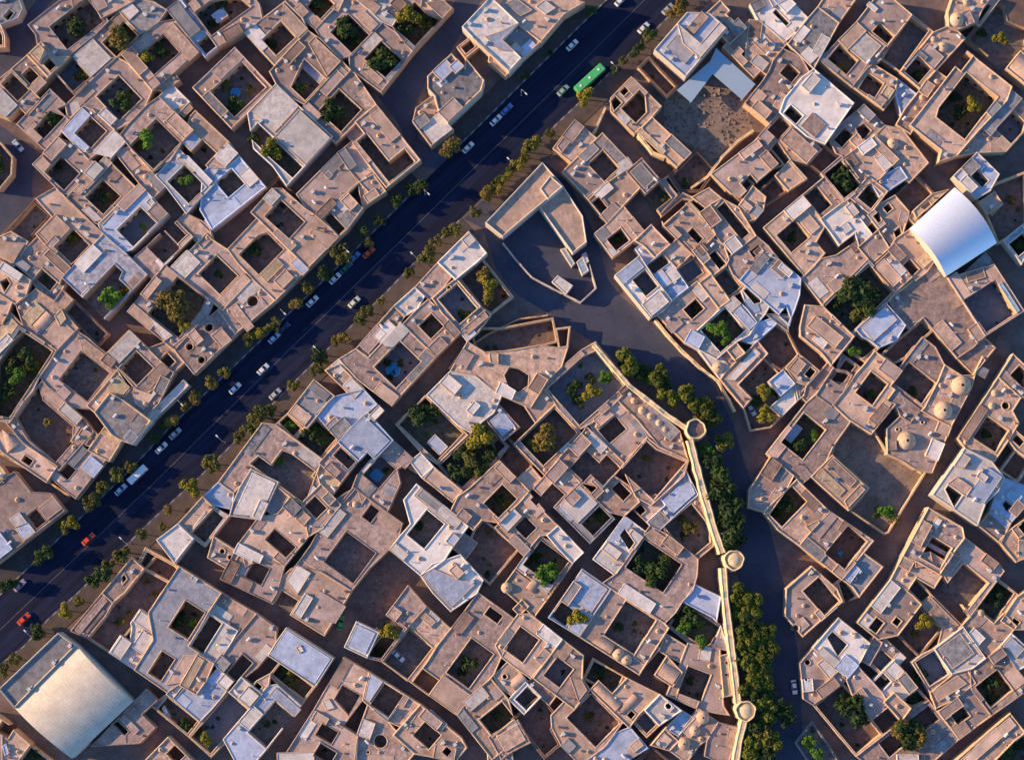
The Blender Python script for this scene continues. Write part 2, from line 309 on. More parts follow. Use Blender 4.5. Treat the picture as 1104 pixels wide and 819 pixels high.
# ------------------------------------------------------------------ the survey: every plot in the old town
# one line = one house or walled plot: roof colour[:height] outline / rooms, courts, vaults, domes, pools and trees on it
# (survey sheets of 280 x 210 units, drawn 3.9 times up; @ gives the sheet's corner)
SURVEY = """
@0,0
m:4 -50,588 0,600 56,660 50,735 0,792 -50,800 / ci 8 / fd -5,700,40
g -60,-20 60,-40 105,35 75,75 20,102 -60,80 / c 15,70 40,40 60,55 35,88
t -60,90 0,98 28,150 18,195 -60,210 / ci 14
m 125,108 245,0 370,-40 440,85 292,225 250,258 190,230 155,190 148,150 / c 210,120 335,5 370,-5 432,85 290,214 / fd 322,115,54
t:5.2 365,-15 550,-50 570,-12 500,38 442,88
g:5 500,42 545,5 590,-15 645,10 690,48 588,150 / bw.3 505,45 545,10 590,45 545,85
m 385,165 500,50 590,150 492,243 470,245 / cg 428,185 518,88 580,150 494,235 / fo 492,160,52 / fd 530,130,30
m 225,300 305,230 390,160 475,245 310,396 / cb 230,298 300,242 380,325 310,388 / bw.4 308,235 390,165 470,245 382,325 / fd 342,312,34
m 50,290 105,235 205,342 152,395 115,368 / c 92,315 125,282 165,320 128,356 / bt.5 130,365 165,322 200,342 152,392
t:5.5 120,225 170,182 240,235 292,236 225,300 200,335 / c 180,265 205,245 235,275 212,302 / by2.2 125,222 165,185 188,210 162,265
m -40,345 45,300 180,415 110,480 85,455 30,495 -40,470 / c 5,355 50,308 125,380 75,425 / bw.5 -35,375 0,375 80,440 25,490 -35,465
m 60,515 110,475 225,385 268,430 240,460 290,500 188,622 148,602 / c 138,545 215,470 275,492 185,580 / fd 225,500,46 / by.4 110,480 205,400 180,430 125,478
m 270,440 495,248 635,380 512,550 395,450 290,495 / c 410,400 500,322 592,410 502,516 / fd 507,425,50
m 250,550 355,450 388,460 485,545 535,595 470,665 420,640 380,655 / c 315,560 380,490 450,555 380,620 / bb.4 256,550 350,458 380,482 315,560 376,622 355,640 / bw.5 385,640 482,550 532,595 468,662
m 497,232 685,110 720,95 845,220 790,265 735,290 645,368 / c 580,240 680,146 760,216 650,315 / fy 620,235,36 / fd 690,215,40 / bt.5 688,130 722,98 842,218 790,262 765,215
b 700,45 765,-5 820,50 870,130 915,195 860,252 830,185 745,90 / c 828,180 872,145 910,192 868,233 / bw.8 705,45 762,2 785,26 735,74 / fd 850,-90,2
m 790,30 850,-30 1050,-40 1092,20 1090,62 915,207 868,130 / c 820,60 880,0 1000,-10 1055,25 895,152 / fd 900,95,26 / fd 930,5,34 / s 885,70 930,30 960,60 920,100
t 800,365 1005,200 1135,375 985,545 / c 880,390 1020,258 1110,365 995,495 / o 990,390,18 / fd 992,438,40 / fs 945,358,26 / fo 1048,378,18
t 640,370 740,305 752,342 692,388 / k 680,345,8
w 672,400 728,350 792,430 760,480 735,460 / bt.3 735,460 790,435 820,458 770,490
m 512,555 662,412 812,535 757,615 652,732 / c 545,610 660,500 755,600 650,720 / fg 612,582,44 / fo 590,610,26
t 765,595 800,490 830,455 960,597 1012,655 940,702 865,697 / c 800,640 850,592 912,640 865,696 / bb.3 766,600 815,552 855,600 805,636 / bw.5 900,655 960,600 1005,652 940,700
b 850,720 900,690 945,705 1010,658 1110,780 905,965 845,880 / c 905,770 970,708 1030,770 965,830
b 655,735 770,628 890,775 795,890 / c 705,765 772,696 870,785 795,856 / bw.4 775,650 800,645 885,770 870,790 / fg 785,755,32
t 490,660 545,615 652,725 692,790 660,822 / d 612,742,12
m 145,690 245,580 345,665 455,690 340,822 265,816 / c 190,720 260,655 335,735 265,800 / bt.5 300,800 430,690 452,698 338,818 / fd 245,700,26
@270,0
m -40,150 140,8 250,125 105,256 / c 45,165 130,95 190,155 110,235 / bt.3 140,12 245,125 200,155 130,90 / fd 95,185,24
m 155,-5 220,-70 395,5 255,126 / cg 235,25 290,-30 365,15 290,85 / fd 285,20,36
m 260,130 405,0 440,-10 555,95 520,142 425,232 395,226 / cg 342,135 412,60 502,150 422,225 / bt.5 440,50 482,50 540,100 502,142 / fd 410,120,55 / fd 440,170,30
w 440,-10 480,-40 590,-30 625,-10 570,45 610,85 595,116 550,86 / bt.4 440,-8 480,-38 545,40 520,60
t 565,40 640,-30 800,-20 850,40 800,92 692,206 600,122 / cg 600,115 640,60 690,10 745,60 800,82 695,196 / bm1 742,5 818,0 848,40 800,84 / fy 668,68,52 / fd 650,135,42 / fs 745,92,36
m 415,245 555,100 695,225 552,392 430,277 / cg 480,250 550,175 636,250 572,330 / fd 555,250,58 / bt.3 480,262 560,335 540,355 470,290
m 88,285 245,135 425,295 400,322 350,292 215,452 / c 178,360 225,250 318,330 225,430 / s 195,282 225,245 318,322 300,345 / fs 212,375,36 / bt.6 240,180 275,155 380,262 320,322
m 218,450 375,285 530,410 350,618 / cg 285,470 375,375 460,458 390,556 / fd 345,465,56 / bm.3 385,380 445,450 425,465 370,395
w:5.2 -20,470 120,358 210,455 340,580 225,706 180,755 95,690 0,640 / c -10,565 30,520 90,570 55,640 / cg 60,640 95,576 215,706 185,745 90,680 / bw.4 0,465 120,362 208,452 98,552 / bw.9 98,562 212,470 338,578 225,700 / fy 95,630,46 / fd 15,580,26
r:2.4 55,800 110,745 205,830 130,890 / ci 10
m 190,820 350,657 460,765 400,830 300,912 / bw.3 310,735 330,715 350,740 325,755
t 345,635 425,610 582,800 470,872 462,765 / d 415,672,9
m 440,515 530,440 620,520 697,685 580,787 430,605 480,560 / c 450,590 485,570 590,675 650,625 690,680 580,770 / fo 500,690,20
m:3.6 400,562 455,525 485,562 432,605
w:7.5 905,105 1005,-12 1130,95 1060,170 1135,240 1082,316 / bb.4 990,150 1060,130 1125,98 1060,165 1100,220 1040,215 / by.5 940,150 1000,210 1078,310 1090,300
g:7 748,325 845,223 900,287 915,260 980,342 970,382 835,512 790,452 778,402 744,376 / mark 800,340
t:4.5 685,510 700,460 770,392 792,455 845,542 762,622 / bw.5 730,540 790,457 843,542 768,612
t:3 870,200 930,150 965,200 905,245 / c 885,200 925,168 945,195 908,228
@540,0
g:5 -20,165 70,100 157,195 75,262
t:4.4 -62,230 0,178 82,247 25,322 -55,262
t:6.5 -6,20 40,-40 240,-20 352,10 270,62 162,197 / bw.6 145,30 180,5 235,30 190,60 / bg.4 20,10 70,-15 130,50 80,75
b:6.5 640,215 735,100 790,58 882,52 947,125 842,242 785,322 / bt.5 765,130 850,48 880,80 805,140 / bg.4 690,200 740,150 830,220 770,262 / bw.9 740,100 770,130 840,170 930,95 947,122 842,238 760,190
m 868,60 910,8 1042,110 950,202 / c 950,60 975,40 1000,75 980,95
m 935,190 1050,85 1160,200 1075,347 / c 1012,230 1060,180 1110,230 1055,280 / fd 1062,225,22
r:3 575,290 625,233 742,372 700,402 / ci 9
t:4.6 460,410 540,338 687,435 575,552 450,480 / cr 500,385 525,365 540,387 515,402 / cr 510,440 590,385 605,400 610,470 560,530 / cr 462,425 485,405 505,430 480,470
t:5.2 592,535 640,500 682,530 702,570 802,630 740,702 682,652 600,572 / by.3 585,540 605,535 690,645 665,665
t:5 212,620 320,508 382,567 312,692 / bm.6 230,610 300,545 325,570 250,640
m:5 275,740 410,543 552,685 435,777 360,836 / c 370,690 430,630 500,710 430,760
m 525,720 595,667 670,755 610,817 / bg.3 540,722 592,685 650,752 605,795
m 890,740 1085,590 1160,690 1010,832 960,816 / c 1010,770 1050,735 1085,775 1045,815
@824,0
w -60,20 60,-40 187,70 95,176 -30,82 / c 35,55 50,40 105,95 95,112
t -62,82 -10,75 87,195 0,312 -82,242
g:5.4 108,187 200,60 225,18 316,115 200,277
t:4.6 225,15 290,-60 392,-20 312,112
m:5.2 385,95 470,-20 545,0 630,66 510,187 / c 455,130 490,95 545,155 515,187 / bw.5 430,20 445,5 480,40 465,52
m 250,260 385,95 507,195 430,287 375,372 / c 265,240 320,195 395,250 345,320 / bw.6 315,185 388,105 500,200 430,255 / fy 325,285,26
m:3.4 508,188 628,64 702,125 577,312 490,256 / c 518,190 628,80 688,130 575,296 498,250
t 360,382 440,260 557,330 550,402 500,452 / c 398,372 440,300 500,357 460,416 / by.6 480,400 520,360 552,380 505,445
t 580,310 640,220 700,130 760,108 800,150 830,152 740,302 650,372 / c 590,300 640,242 715,290 640,346 / bm.6 640,235 690,187 760,240 710,290 / d 752,198,22 / d 712,165,13 / fd 640,320,30
t:5.6 770,55 800,-20 950,-20 880,87 810,132 778,110 / d 812,82,36 / d 850,10,16
t 880,90 960,-20 987,0 905,112 / c 890,85 940,15 955,25 905,92
r:3.2 860,165 985,-10 1115,-30 1115,210 1000,312 / c 872,165 985,10 1010,30 1020,90 1105,120 1105,205 1000,296 / fy 995,165,34 / fd 915,140,24
t:6 640,550 790,285 840,190 1052,390 900,552 790,642 732,682 745,632 / cg 735,455 855,300 975,410 882,530 850,592 725,492 / c 800,275 845,212 872,235 830,302 / fy 878,440,36 / fd 820,470,36 / fd 800,410,30
m 550,520 640,400 715,300 777,325 615,567 / d 690,375,16 / d 725,345,14 / d 665,410,13 / d 640,455,10
b:4.3 550,400 560,330 642,397 570,482
w:5.6 70,465 200,290 384,432 245,582 130,542 / c 80,470 120,442 162,490 130,526 / bw1.1 155,360 205,302 237,337 190,392 / bm.3 150,540 200,470 255,520 225,575
m -20,340 80,220 192,290 140,372 -10,502 -62,442 / c 65,310 105,260 147,310 115,347
t:4.4 -20,562 65,470 237,627 180,702 60,602 0,642 -42,602 / cr 5,550 70,490 110,530 60,585 / bt.9 62,590 110,547 230,625 185,690
t 50,725 100,680 192,745 105,818 / by.3 95,690 110,685 188,745 175,750
m:4 270,590 415,450 497,505 440,592 365,662 / c 385,540 420,520 452,550 410,592 / cg 290,590 345,530 370,570 330,620
t 430,602 510,530 570,560 692,692 610,762 500,662 / d 540,605,28 / d 470,580,18 / d 590,690,10
t:4.8 330,662 440,590 542,692 480,747 405,787
m 245,735 325,648 412,787 340,852 / cg 258,738 325,665 398,785 335,836 / fd 328,750,54
b:4.4 445,775 575,705 602,747 490,827
m:5 795,652 1060,395 1155,482 1020,642 900,642 / cb 975,545 1040,470 1100,510 1092,560 1030,602
b:5 795,742 895,640 992,735 885,832 / c 870,745 895,710 947,760 915,787
t:6 1020,282 1080,215 1155,280 1110,372 / vt 1030,285 1080,220 1140,280 1100,350
@0,200
r:3.4 14,205 145,65 217,130 114,237 55,200 / c 25,198 145,80 208,130 112,222
t 140,45 230,10 432,195 297,332 145,210 225,125 / c 225,260 305,185 382,250 302,325 / fy 305,228,26 / bt.6 150,205 230,125 302,178 226,252
t:4.8 -40,232 50,190 120,240 60,337 -40,292 / vt -35,290 0,230 110,245 58,325
m 58,335 150,215 302,350 255,397 245,422 185,342 140,390 / bm.5 165,290 205,255 295,350 255,385
g:3.6 128,400 188,335 272,407 230,477 / c 145,392 190,343 246,398 212,442
m 255,45 330,0 440,-90 592,0 430,167 380,152 / cg 358,45 430,-22 512,45 432,122 / fd 440,45,30 / bw.4 345,100 380,80 428,150 395,155
b 405,160 590,0 707,120 557,272 530,267 430,187 / cb 490,185 590,90 662,160 560,256 / bw.9 612,70 632,52 655,72 632,92 / fg 600,175,18
h 268,385 440,196 614,385 437,564 / c 345,482 480,330 515,362 498,397 555,440 435,552 / fg 465,465,46 / fs 525,440,26 / bw.8 340,455 375,430 390,450 360,485
m 555,300 737,140 812,215 632,392 / c 620,265 685,190 762,260 692,326 / c 690,175 725,145 777,205 750,252 / bt.7 740,247 800,200 812,215 760,270
t:4.2 740,150 780,118 882,165 907,215 850,267 / bt.25 770,150 845,140 885,215 825,235
m 700,350 880,212 920,235 1055,402 945,522 890,462 760,392 740,387 / c 835,375 910,290 997,380 930,456 / bt.5 915,470 1030,370 1052,400 945,518 / fd 915,375,22 / bw.4 705,350 790,270 850,330 770,385
m 512,530 705,350 760,390 912,490 740,672 / cg 625,530 690,460 740,390 870,470 850,522 745,642 / fo 700,485,58 / fo 755,520,58 / fo 735,470,44 / fy 770,590,30 / bw.5 615,540 640,545 720,640 690,655
r:2.6 260,520 320,490 457,620 425,662 330,602 / ci 10
t 80,520 140,430 215,502 285,445 307,480 265,532 327,602 240,702 95,592 / by.4 95,555 150,490 190,522 132,588 / vt 135,590 190,525 232,560 180,622 / bt.3 180,625 235,560 320,602 245,690 / by.7 225,545 262,520 280,560 250,590
t -40,320 0,315 137,400 65,492 -40,440 / c 0,405 30,390 48,415 15,445
t -42,470 0,455 64,492 0,577 -42,562
t -40,600 50,530 97,595 0,722 -40,722 / by.4 -30,640 45,555 85,590 0,700
m -30,720 95,590 242,702 165,812 30,992 -30,980 / cg -25,750 95,612 228,702 150,815 30,968 -22,965 / fd 100,722,50 / fg 75,808,40 / fd 55,770,46 / fs 130,762,40 / fd 30,870,42
m 160,812 320,600 517,765 372,947 / c 250,815 340,695 464,790 365,906 / bt.3 330,620 505,765 470,790 345,690
m 455,695 550,605 712,782 600,902 500,777 / c 500,775 565,695 642,755 590,842 / bw.5 462,692 550,612 590,650 555,690 500,760
t:4.2 620,682 690,660 777,745 720,797 655,737 / c 665,745 700,700 737,740 700,777
m:4.6 740,682 915,505 982,642 817,810 / k 879,597,17 / k 797,678,15 / k 847,733,15 / bt.9 790,630 815,600 857,645 825,677 / bt.9 890,635 925,595 977,645 935,687
m 920,505 1060,403 1147,490 985,642 / k 1062,486,23 / bt.4 960,520 985,500 1080,590 1040,610
@270,200
t:5.2 5,105 95,15 130,20 372,215 257,342 190,302 45,152 / c 62,125 128,60 228,152 160,228 / bt.4 240,200 265,185 368,215 330,270 / d 265,212,10 / d 180,240,11
t:4.8 -92,237 35,150 252,352 105,472 -60,332 / c -35,300 20,200 68,200 138,262 40,380 / by.5 40,378 112,302 140,334 70,408 / bt.9 100,400 145,352 188,388 130,435 / bb.5 175,320 195,300 248,350 215,386 / fd 15,270,34
m:5 300,137 440,-10 520,-50 582,25 405,187 370,217 / c 305,140 330,112 402,178 372,209 / c 420,25 450,0 537,55 490,107 455,92 / bt.7 380,70 415,25 462,70 420,107
w:5.6 785,305 925,190 982,283 870,402 / bw.9 890,225 925,197 947,235 910,262
m:4.4 688,430 790,323 852,385 760,472
w:4.6 603,502 685,428 737,465 650,547
m:4.6 435,665 603,510 652,547 500,727
g:4.8 755,475 870,393 972,510 1007,557 905,627 / cb 785,480 870,413 952,515 885,582 / bt.6 880,610 985,525 1003,557 910,625 / fd 905,545,32 / k 835,430,8
r:3.2 880,395 985,288 1087,475 1015,547 970,517 / ci 10 / fo 975,370,34 / fy 1000,425,46 / fo 990,465,34
m 645,580 745,478 892,622 775,714 / c 705,590 760,540 817,590 760,642 / fd 735,575,18
m:5 385,717 440,690 490,720 640,585 778,715 600,937 / cb 505,770 632,655 722,745 620,835 / o 600,775,27 / fd 575,745,20 / fd 635,750,20 / fd 590,805,16
t:4.4 310,775 365,720 482,852 430,892 / bw.4 345,755 368,727 407,765 370,802
@540,0
t 360,836 447,745 520,710 597,787 430,917 / c 385,855 410,825 450,875 420,897
@540,200
t:5.4 -218,770 -135,660 -65,700 300,690 200,815 95,947 0,842 -100,782 / c 12,795 40,765 80,765 114,800 114,840 75,867 30,845 / bt1 -50,704 -10,704 -10,750 -45,745 / d -165,760,11
r:3 -120,662 0,600 150,543 220,540 240,685 -100,692 / ci 9
r:3 237,602 290,592 305,680 242,685 / ci 8
m:4 600,15 680,-40 742,40 662,122 / cg 600,30 662,-5 722,45 652,108 / fd 690,60,32
t:4.8 400,192 530,100 597,182 470,322 / c 445,225 505,180 542,230 485,276 / fd 492,228,22
t:5.6 565,235 632,160 697,235 685,277 640,302 600,247
b:4 560,265 602,240 647,300 607,322
w:5.4 485,378 570,300 640,385 720,482 625,560 / cb 555,395 610,350 655,420 612,472 / bb.4 490,378 570,302 605,345 515,412 / bw.7 600,500 655,440 715,484 627,555
b:4.6 605,335 685,280 787,430 722,484 630,375 / c 612,335 680,288 714,328 640,370
t:5.2 680,280 745,218 820,276 735,352
t 675,190 795,60 870,150 902,220 820,282 740,225 / c 780,200 810,180 852,222 832,242 / bt.8 690,180 722,165 762,210 742,226 / by.4 780,70 800,65 865,150 850,160
m 815,280 870,205 962,310 950,337 885,382 / c 875,295 900,270 947,330 917,352
m:3.4 735,350 815,285 887,375 780,427 / cb 745,350 815,305 845,365 785,416
m 845,115 880,75 945,55 1067,200 965,297 / c 890,110 945,68 1045,200 1020,222 985,175
t:5 800,50 870,18 942,50 882,102
m:5 965,310 1085,190 1130,250 1172,310 1010,432 / c 1045,280 1080,250 1107,275 1065,302
m:3.4 885,385 950,340 1017,430 960,477 / c 893,388 950,350 1006,428 960,464
t 832,402 885,380 964,478 918,520
m 650,555 830,402 922,515 768,657 / c 770,520 820,475 857,520 800,562 / fd 812,518,20 / bm.3 690,590 740,550 770,580 720,620
w:4.8 770,655 985,472 1084,585 900,722 / cg 835,605 940,525 1045,605 920,692 / fg 905,605,44 / fg 945,640,30 / bb.4 950,510 985,482 1075,580 1050,606
w:4.2 770,655 825,610 952,760 917,807 / d 915,765,24
t:5.4 950,690 990,660 1027,700 985,737
t:4.4 920,815 1075,660 1117,700 1000,850 1057,890 1010,947 / bw.4 940,815 1070,685 1095,705 985,820
w 1010,450 1070,380 1150,430 1090,602 1055,590 / cg 1020,442 1075,400 1100,415 1092,492 1065,497
@824,200
t 0,185 150,35 247,180 225,235 252,290 165,362 105,310 / c 50,205 130,150 192,215 115,282 / fd 118,220,26 / bt.4 110,110 150,60 230,180 200,205
m 150,45 250,-30 352,70 242,132 / c 170,45 220,0 282,80 235,126 / bt.4 285,5 345,70 325,85 270,20
w 235,130 335,80 472,195 400,262 380,200 312,257 / bw.9 340,90 365,70 402,110 375,136 / bw.3 320,170 350,150 370,185 335,210
m:4.8 165,380 300,290 410,230 432,260 440,312 235,507
m 400,262 465,190 527,265 450,332
m 235,510 435,313 557,440 365,632 / cg 248,512 438,330 545,440 365,618 / fd 370,455,80 / fd 430,490,66 / fd 330,460,44 / fs 405,545,46 / fd 300,490,36
t 455,340 515,286 627,388 545,452 / bt.4 470,340 500,312 585,385 545,430
t 520,270 605,188 727,315 625,390 / c 575,345 610,310 652,350 622,382 / by.4 640,310 680,290 715,315 660,350
t:4.4 440,120 540,38 612,110 530,262 480,192 / cr 500,90 525,75 542,100 515,116 / cr 545,195 570,175 577,200 555,222 / cr 460,130 480,110 490,150 475,165
r:3 540,45 640,-40 722,30 620,112 / ci 9
y:5.2 630,112 700,30 790,0 642,142 / cr 660,95 690,60 700,80 680,105
m 370,50 430,-40 522,20 445,132 / c 395,40 450,-10 492,30 450,112 / fd 450,55,22
m:4 530,500 710,328 810,452 937,640 810,722 680,555 600,587
m:5 780,382 970,330 1087,520 935,642 800,452 / cb 835,490 965,395 1062,530 930,626 / bz.5 975,420 995,410 1080,520 1060,540
g:3.6 785,378 930,290 972,328 830,440
y:3.4 900,78 950,38 1002,80 960,122
r:3 870,70 1100,-60 1110,160 1000,255 / ci 10 / fo 1040,60,24
z:4.6 1010,230 1100,150 1132,250 1080,332 / cg 1032,250 1092,190 1120,250 1072,302 / fd 1075,250,32
b:5 385,600 510,498 597,582 490,687 445,640 410,640 / bb.5 395,602 510,510 560,560 470,650 440,630
r:3.2 490,700 600,610 680,560 702,610 552,752 / ci 10
b -100,380 0,290 60,310 155,390 150,460 130,520 110,592 0,502 / c 65,540 92,510 110,560 100,585 / bw.6 60,340 80,320 120,370 100,390
t:4.2 -50,280 0,240 62,297 0,332
t 170,502 240,510 367,637 290,762 240,702 160,622 150,592 / bt.7 180,580 230,540 330,650 290,690 / bw.5 205,640 235,620 270,660 245,690
m:3.2 345,690 375,615 447,645 487,680 415,737 / cg 352,690 380,625 445,655 472,680 415,722 / fg 375,700,30 / fd 425,670,20
m:3.4 265,822 345,717 397,760 330,842 / cr 278,820 345,732 385,760 330,826
r:3.4 -20,642 50,578 152,700 70,792 / ci 9
t 85,772 140,717 242,770 180,832 / c 165,790 200,765 218,785 190,810 / bt.6 95,772 140,725 180,745 140,800
m:3.6 810,722 940,645 962,680 890,792 800,745
@0,400
m 30,230 160,40 215,70 357,190 412,260 330,332 237,402 100,292 / cr 65,190 155,55 182,120 305,235 300,300 242,382 110,292 / palm 200,215,24 / bt.4 182,80 215,72 350,190 310,240
t:4.6 -40,250 60,270 100,300 237,402 205,462 0,347 / vt 5,250 60,275 90,300 30,345 / c 90,370 110,350 140,380 120,402
g:6.8 395,175 460,93 627,217 550,312 505,270 485,242 / bg.5 520,290 560,240 610,225 550,305
t 370,150 490,-10 547,80 522,110 470,97 400,175 / by.4 455,80 495,5 540,75 515,105
m 520,110 560,65 642,85 690,-30 742,20 615,182 600,192 / bt.4 560,70 640,95 610,175 570,130 / d 610,140,14
w:4.2 622,190 770,33 794,62 637,212 / free 1
t:4.2 290,290 350,228 412,263 372,312 / bt.6 310,285 350,240 395,262 365,300
t:4.4 380,330 420,243 527,298 450,372 / bo.4 425,262 440,250 515,290 500,308
m 215,457 330,310 380,332 400,335 442,400 315,527 / c 240,420 275,385 322,410 285,462 / bb.4 342,400 382,357 437,397 390,452
m -30,480 60,438 140,500 205,520 275,570 150,687 -30,832 / c 110,605 155,578 192,630 150,667 / bw.5 40,620 85,590 112,640 65,657 / bb.8 -30,670 0,670 48,747 0,792 -30,802 / bb.3 65,660 115,635 150,672 100,717 / bm.4 165,572 215,530 270,570 195,630
y:4.6 -40,390 0,395 27,425 0,472 -40,482
w:6 655,707 725,640 817,705 745,782
t:5 735,642 860,533 902,570 805,677
m:4.4 795,682 885,563 957,612 860,742 / c 805,677 885,577 942,612 862,725
b:4.2 840,540 900,480 992,502 960,562
m:4.4 870,790 920,703 1012,772 970,832 / k 935,757,10 / k 968,782,9
m:3.2 560,817 620,748 782,830 740,900 / cr 575,817 625,765 765,835 738,885
@270,400
g:5.4 155,180 270,33 347,100 330,127 240,237 / bt.4 165,178 195,140 255,185 235,228 / bg.3 265,45 340,100 310,125 245,70
b:5 265,190 370,90 480,75 532,140 475,202 375,277 / bb.8 365,285 470,200 500,180
t:4.6 311,0 365,-20 440,20 482,75 440,112 378,62 / bw.5 385,60 422,30 480,76 440,110
b:6.4 365,290 478,192 500,180 602,280 530,372 490,342 455,377 / bw1 497,190 540,140 562,165 522,212 / bb.3 375,290 475,200 590,280 530,360 480,330
m:3.4 190,282 265,188 377,275 285,382 / cg 198,282 266,202 364,278 286,368 / fd 250,255,40 / fd 300,290,34
m:3.2 110,212 155,178 227,235 180,287 / cg 120,212 156,190 214,236 180,274 / fg 165,230,26
m -150,465 60,225 95,213 302,370 282,430 302,480 220,562 110,492 5,397 -60,512 / c 5,382 30,364 95,392 130,330 175,345 275,427 245,527 215,554 110,472 / fg 122,385,24 / d 185,345,9
m 290,382 365,303 462,375 380,477 / cb 345,352 385,320 442,382 415,412
y:4.4 263,442 295,388 390,470 350,517
m 355,522 440,430 545,343 600,288 662,345 627,420 632,470 592,572 520,562 450,492 390,552 / cb 470,430 545,360 617,410 535,492 / q 530,437,27 / fd 570,420,18 / fd 500,400,14
m 215,557 290,478 392,560 240,692 / c 225,570 270,525 322,572 280,622
w:5 -88,607 -30,500 5,393 114,482 42,624 / bw.4 -70,600 -20,510 5,410 100,480 42,610
g:4 55,582 110,490 167,530 110,612
t -60,702 45,620 115,598 165,540 260,605 240,692 155,820 50,792 -20,822 / c 60,712 100,662 197,742 150,777 / bt.6 190,620 215,585 255,610 225,655
m 190,817 240,720 450,493 552,575 572,600 642,632 505,832 430,922 300,832 / c 470,607 510,560 547,590 500,637 / c 300,807 408,675 527,765 440,882 / d 440,560,13 / bt.4 470,560 450,505 490,530
w:5.4 738,95 832,3 942,20 1062,115 925,252 780,142 / bw1.2 795,42 835,8 890,65 850,107 / bw.9 905,165 945,122 972,150 930,182
m:3.4 606,224 735,98 914,262 785,387 / cg 618,224 735,114 898,262 785,370 / fd 720,190,54 / fd 765,160,40 / s 745,300 775,265 832,315 795,357
m:3.4 783,390 985,210 1087,310 890,507 / cg 796,390 985,226 1070,310 890,490 / fy 960,282,54 / fs 940,390,56 / fd 1000,340,44 / fd 870,430,48 / fd 882,335,40 / fs 920,330,40
w:4.8 673,382 715,343 772,400 725,442
t:4.6 725,452 775,398 892,505 855,547
t:2.8 655,410 670,408 852,545 845,560
m 995,200 1060,148 1132,230 1060,302 / bb.3 1010,205 1060,165 1110,225 1060,280
m 855,577 1045,373 1167,500 1050,642 970,622 930,672 / cg 980,550 1060,482 1132,540 1035,612 / fd 1055,545,30
w:5.4 588,752 670,640 643,540 710,463 897,655 790,832 700,842 / c 660,690 740,580 812,640 735,747 / fd 710,650,26 / bw.3 690,520 720,480 880,640 860,670
m:3.4 845,742 900,678 947,720 912,792
r:3.2 890,792 930,668 985,623 1132,750 1000,902 / ci 9 / fo 1000,680,16
@540,400
m 180,65 330,-95 395,-120 550,42 330,252 / cb 200,65 350,-62 400,-82 532,45 328,236 / fd 310,82,42 / fy 385,90,42 / fd 330,130,34 / fg 440,30,30 / fd 370,30,28
t 93,160 180,70 232,140 145,217
m 60,297 145,215 235,145 332,260 175,442 / c 72,295 230,157 316,255 190,397 / fo 180,275,54 / fs 150,300,44 / fo 215,290,34
m 375,227 470,140 530,100 582,200 622,280 505,392 / c 410,255 475,186 527,235 465,307 / bt.6 385,205 435,155 475,180 420,235
t:4.8 505,112 540,68 762,245 792,370 660,322 575,200 / d 595,165,17 / d 630,190,17 / d 665,218,16 / d 690,245,14 / d 560,125,14
t 505,397 620,278 660,320 792,375 640,562 575,522 / cr 515,400 620,292 650,335 780,378 640,545 600,520 / fo 605,370,20
t 240,372 340,258 375,225 512,400 430,492 330,472 / c 285,412 355,340 432,390 340,462 / c 380,432 440,350 502,400 432,487
t 135,497 250,363 337,465 235,577 / c 170,525 215,475 272,515 220,572
g:5 235,567 330,470 472,615 375,737 / cg 345,642 410,565 467,615 385,692 / bw.4 245,567 330,480 405,550 330,640 / fd 420,610,22
t 335,467 425,485 470,443 592,545 520,602 410,562 / cr 470,485 500,465 547,512 510,552 / cr 345,470 370,455 402,490 380,517
t 545,582 600,540 650,518 692,560 620,642 / cr 560,580 590,560 612,590 580,607
b 620,642 690,550 660,530 800,428 832,520 790,542 670,667 / bb.5 690,545 745,480 800,470 820,515 720,600
m 665,667 800,538 830,520 892,730 830,797 / c 690,662 800,547 872,650 882,720 800,782 / fs 790,650,38 / fo 760,610,20 / fd 765,690,18
r:3.4 -40,302 10,253 137,390 75,452 -20,372 / ci 10
t:4.2 73,447 130,398 172,455 120,512
t -20,652 125,508 242,640 200,692 165,690 85,777 / c 55,660 100,610 152,655 110,702 / c 125,540 140,525 160,555 150,565 / c 185,590 195,578 245,630 232,640
w:5.2 198,692 240,648 347,760 300,812
m 50,832 170,690 312,805 215,952 / cg 90,827 168,705 292,805 215,882 / fg 190,850,44 / fg 225,820,30 / fd 150,790,26
w:4.6 380,797 520,613 612,670 490,852 / c 500,690 520,660 562,720 540,752 / bw.6 425,740 450,715 510,765 480,800
m:5 427,892 490,852 620,655 842,800 832,862 690,1050 / cg 520,815 610,715 760,805 740,837 688,938 / fd 640,855,58 / fd 590,815,48 / fd 690,800,40 / bt.4 600,690 640,662 700,705 665,735
@824,400
b:4.6 18,42 80,-2 132,50 70,107
w:4 30,152 70,105 130,60 152,130 90,182
m:4 135,100 270,-30 300,-10 180,125
m 215,100 290,-10 345,0 382,20 325,82 280,142 / cr 265,30 290,0 345,8 370,22 320,55
t 280,147 380,20 475,-77 582,0 530,62 550,77 520,125 540,142 455,262 360,192 / c 385,90 450,0 514,50 460,147 / fd 445,90,26 / by.4 470,150 510,110 535,140 460,240 445,220
m 530,52 560,-12 660,-147 720,-102 762,-20 745,45 665,152 655,167 615,217 570,182 / c 545,42 600,-25 737,40 655,142 / fd 620,82,24 / bm.4 532,102 560,77 655,167 612,212
t:4.8 665,152 745,45 762,-20 880,10 920,-60 937,-40 785,227 655,172 / d 830,60,46 / d 755,165,42
m:4 515,242 570,190 650,175 792,230 700,432 520,342 / d 600,292,43 / d 685,350,11 / k 665,215,6 / k 560,245,6
d:2.6 365,200 480,252 515,340 670,430 535,687 500,692 367,587 442,492 360,420 278,350 / ci 8 / fg 515,600,42 / fd 480,590,30 / fo 545,625,24
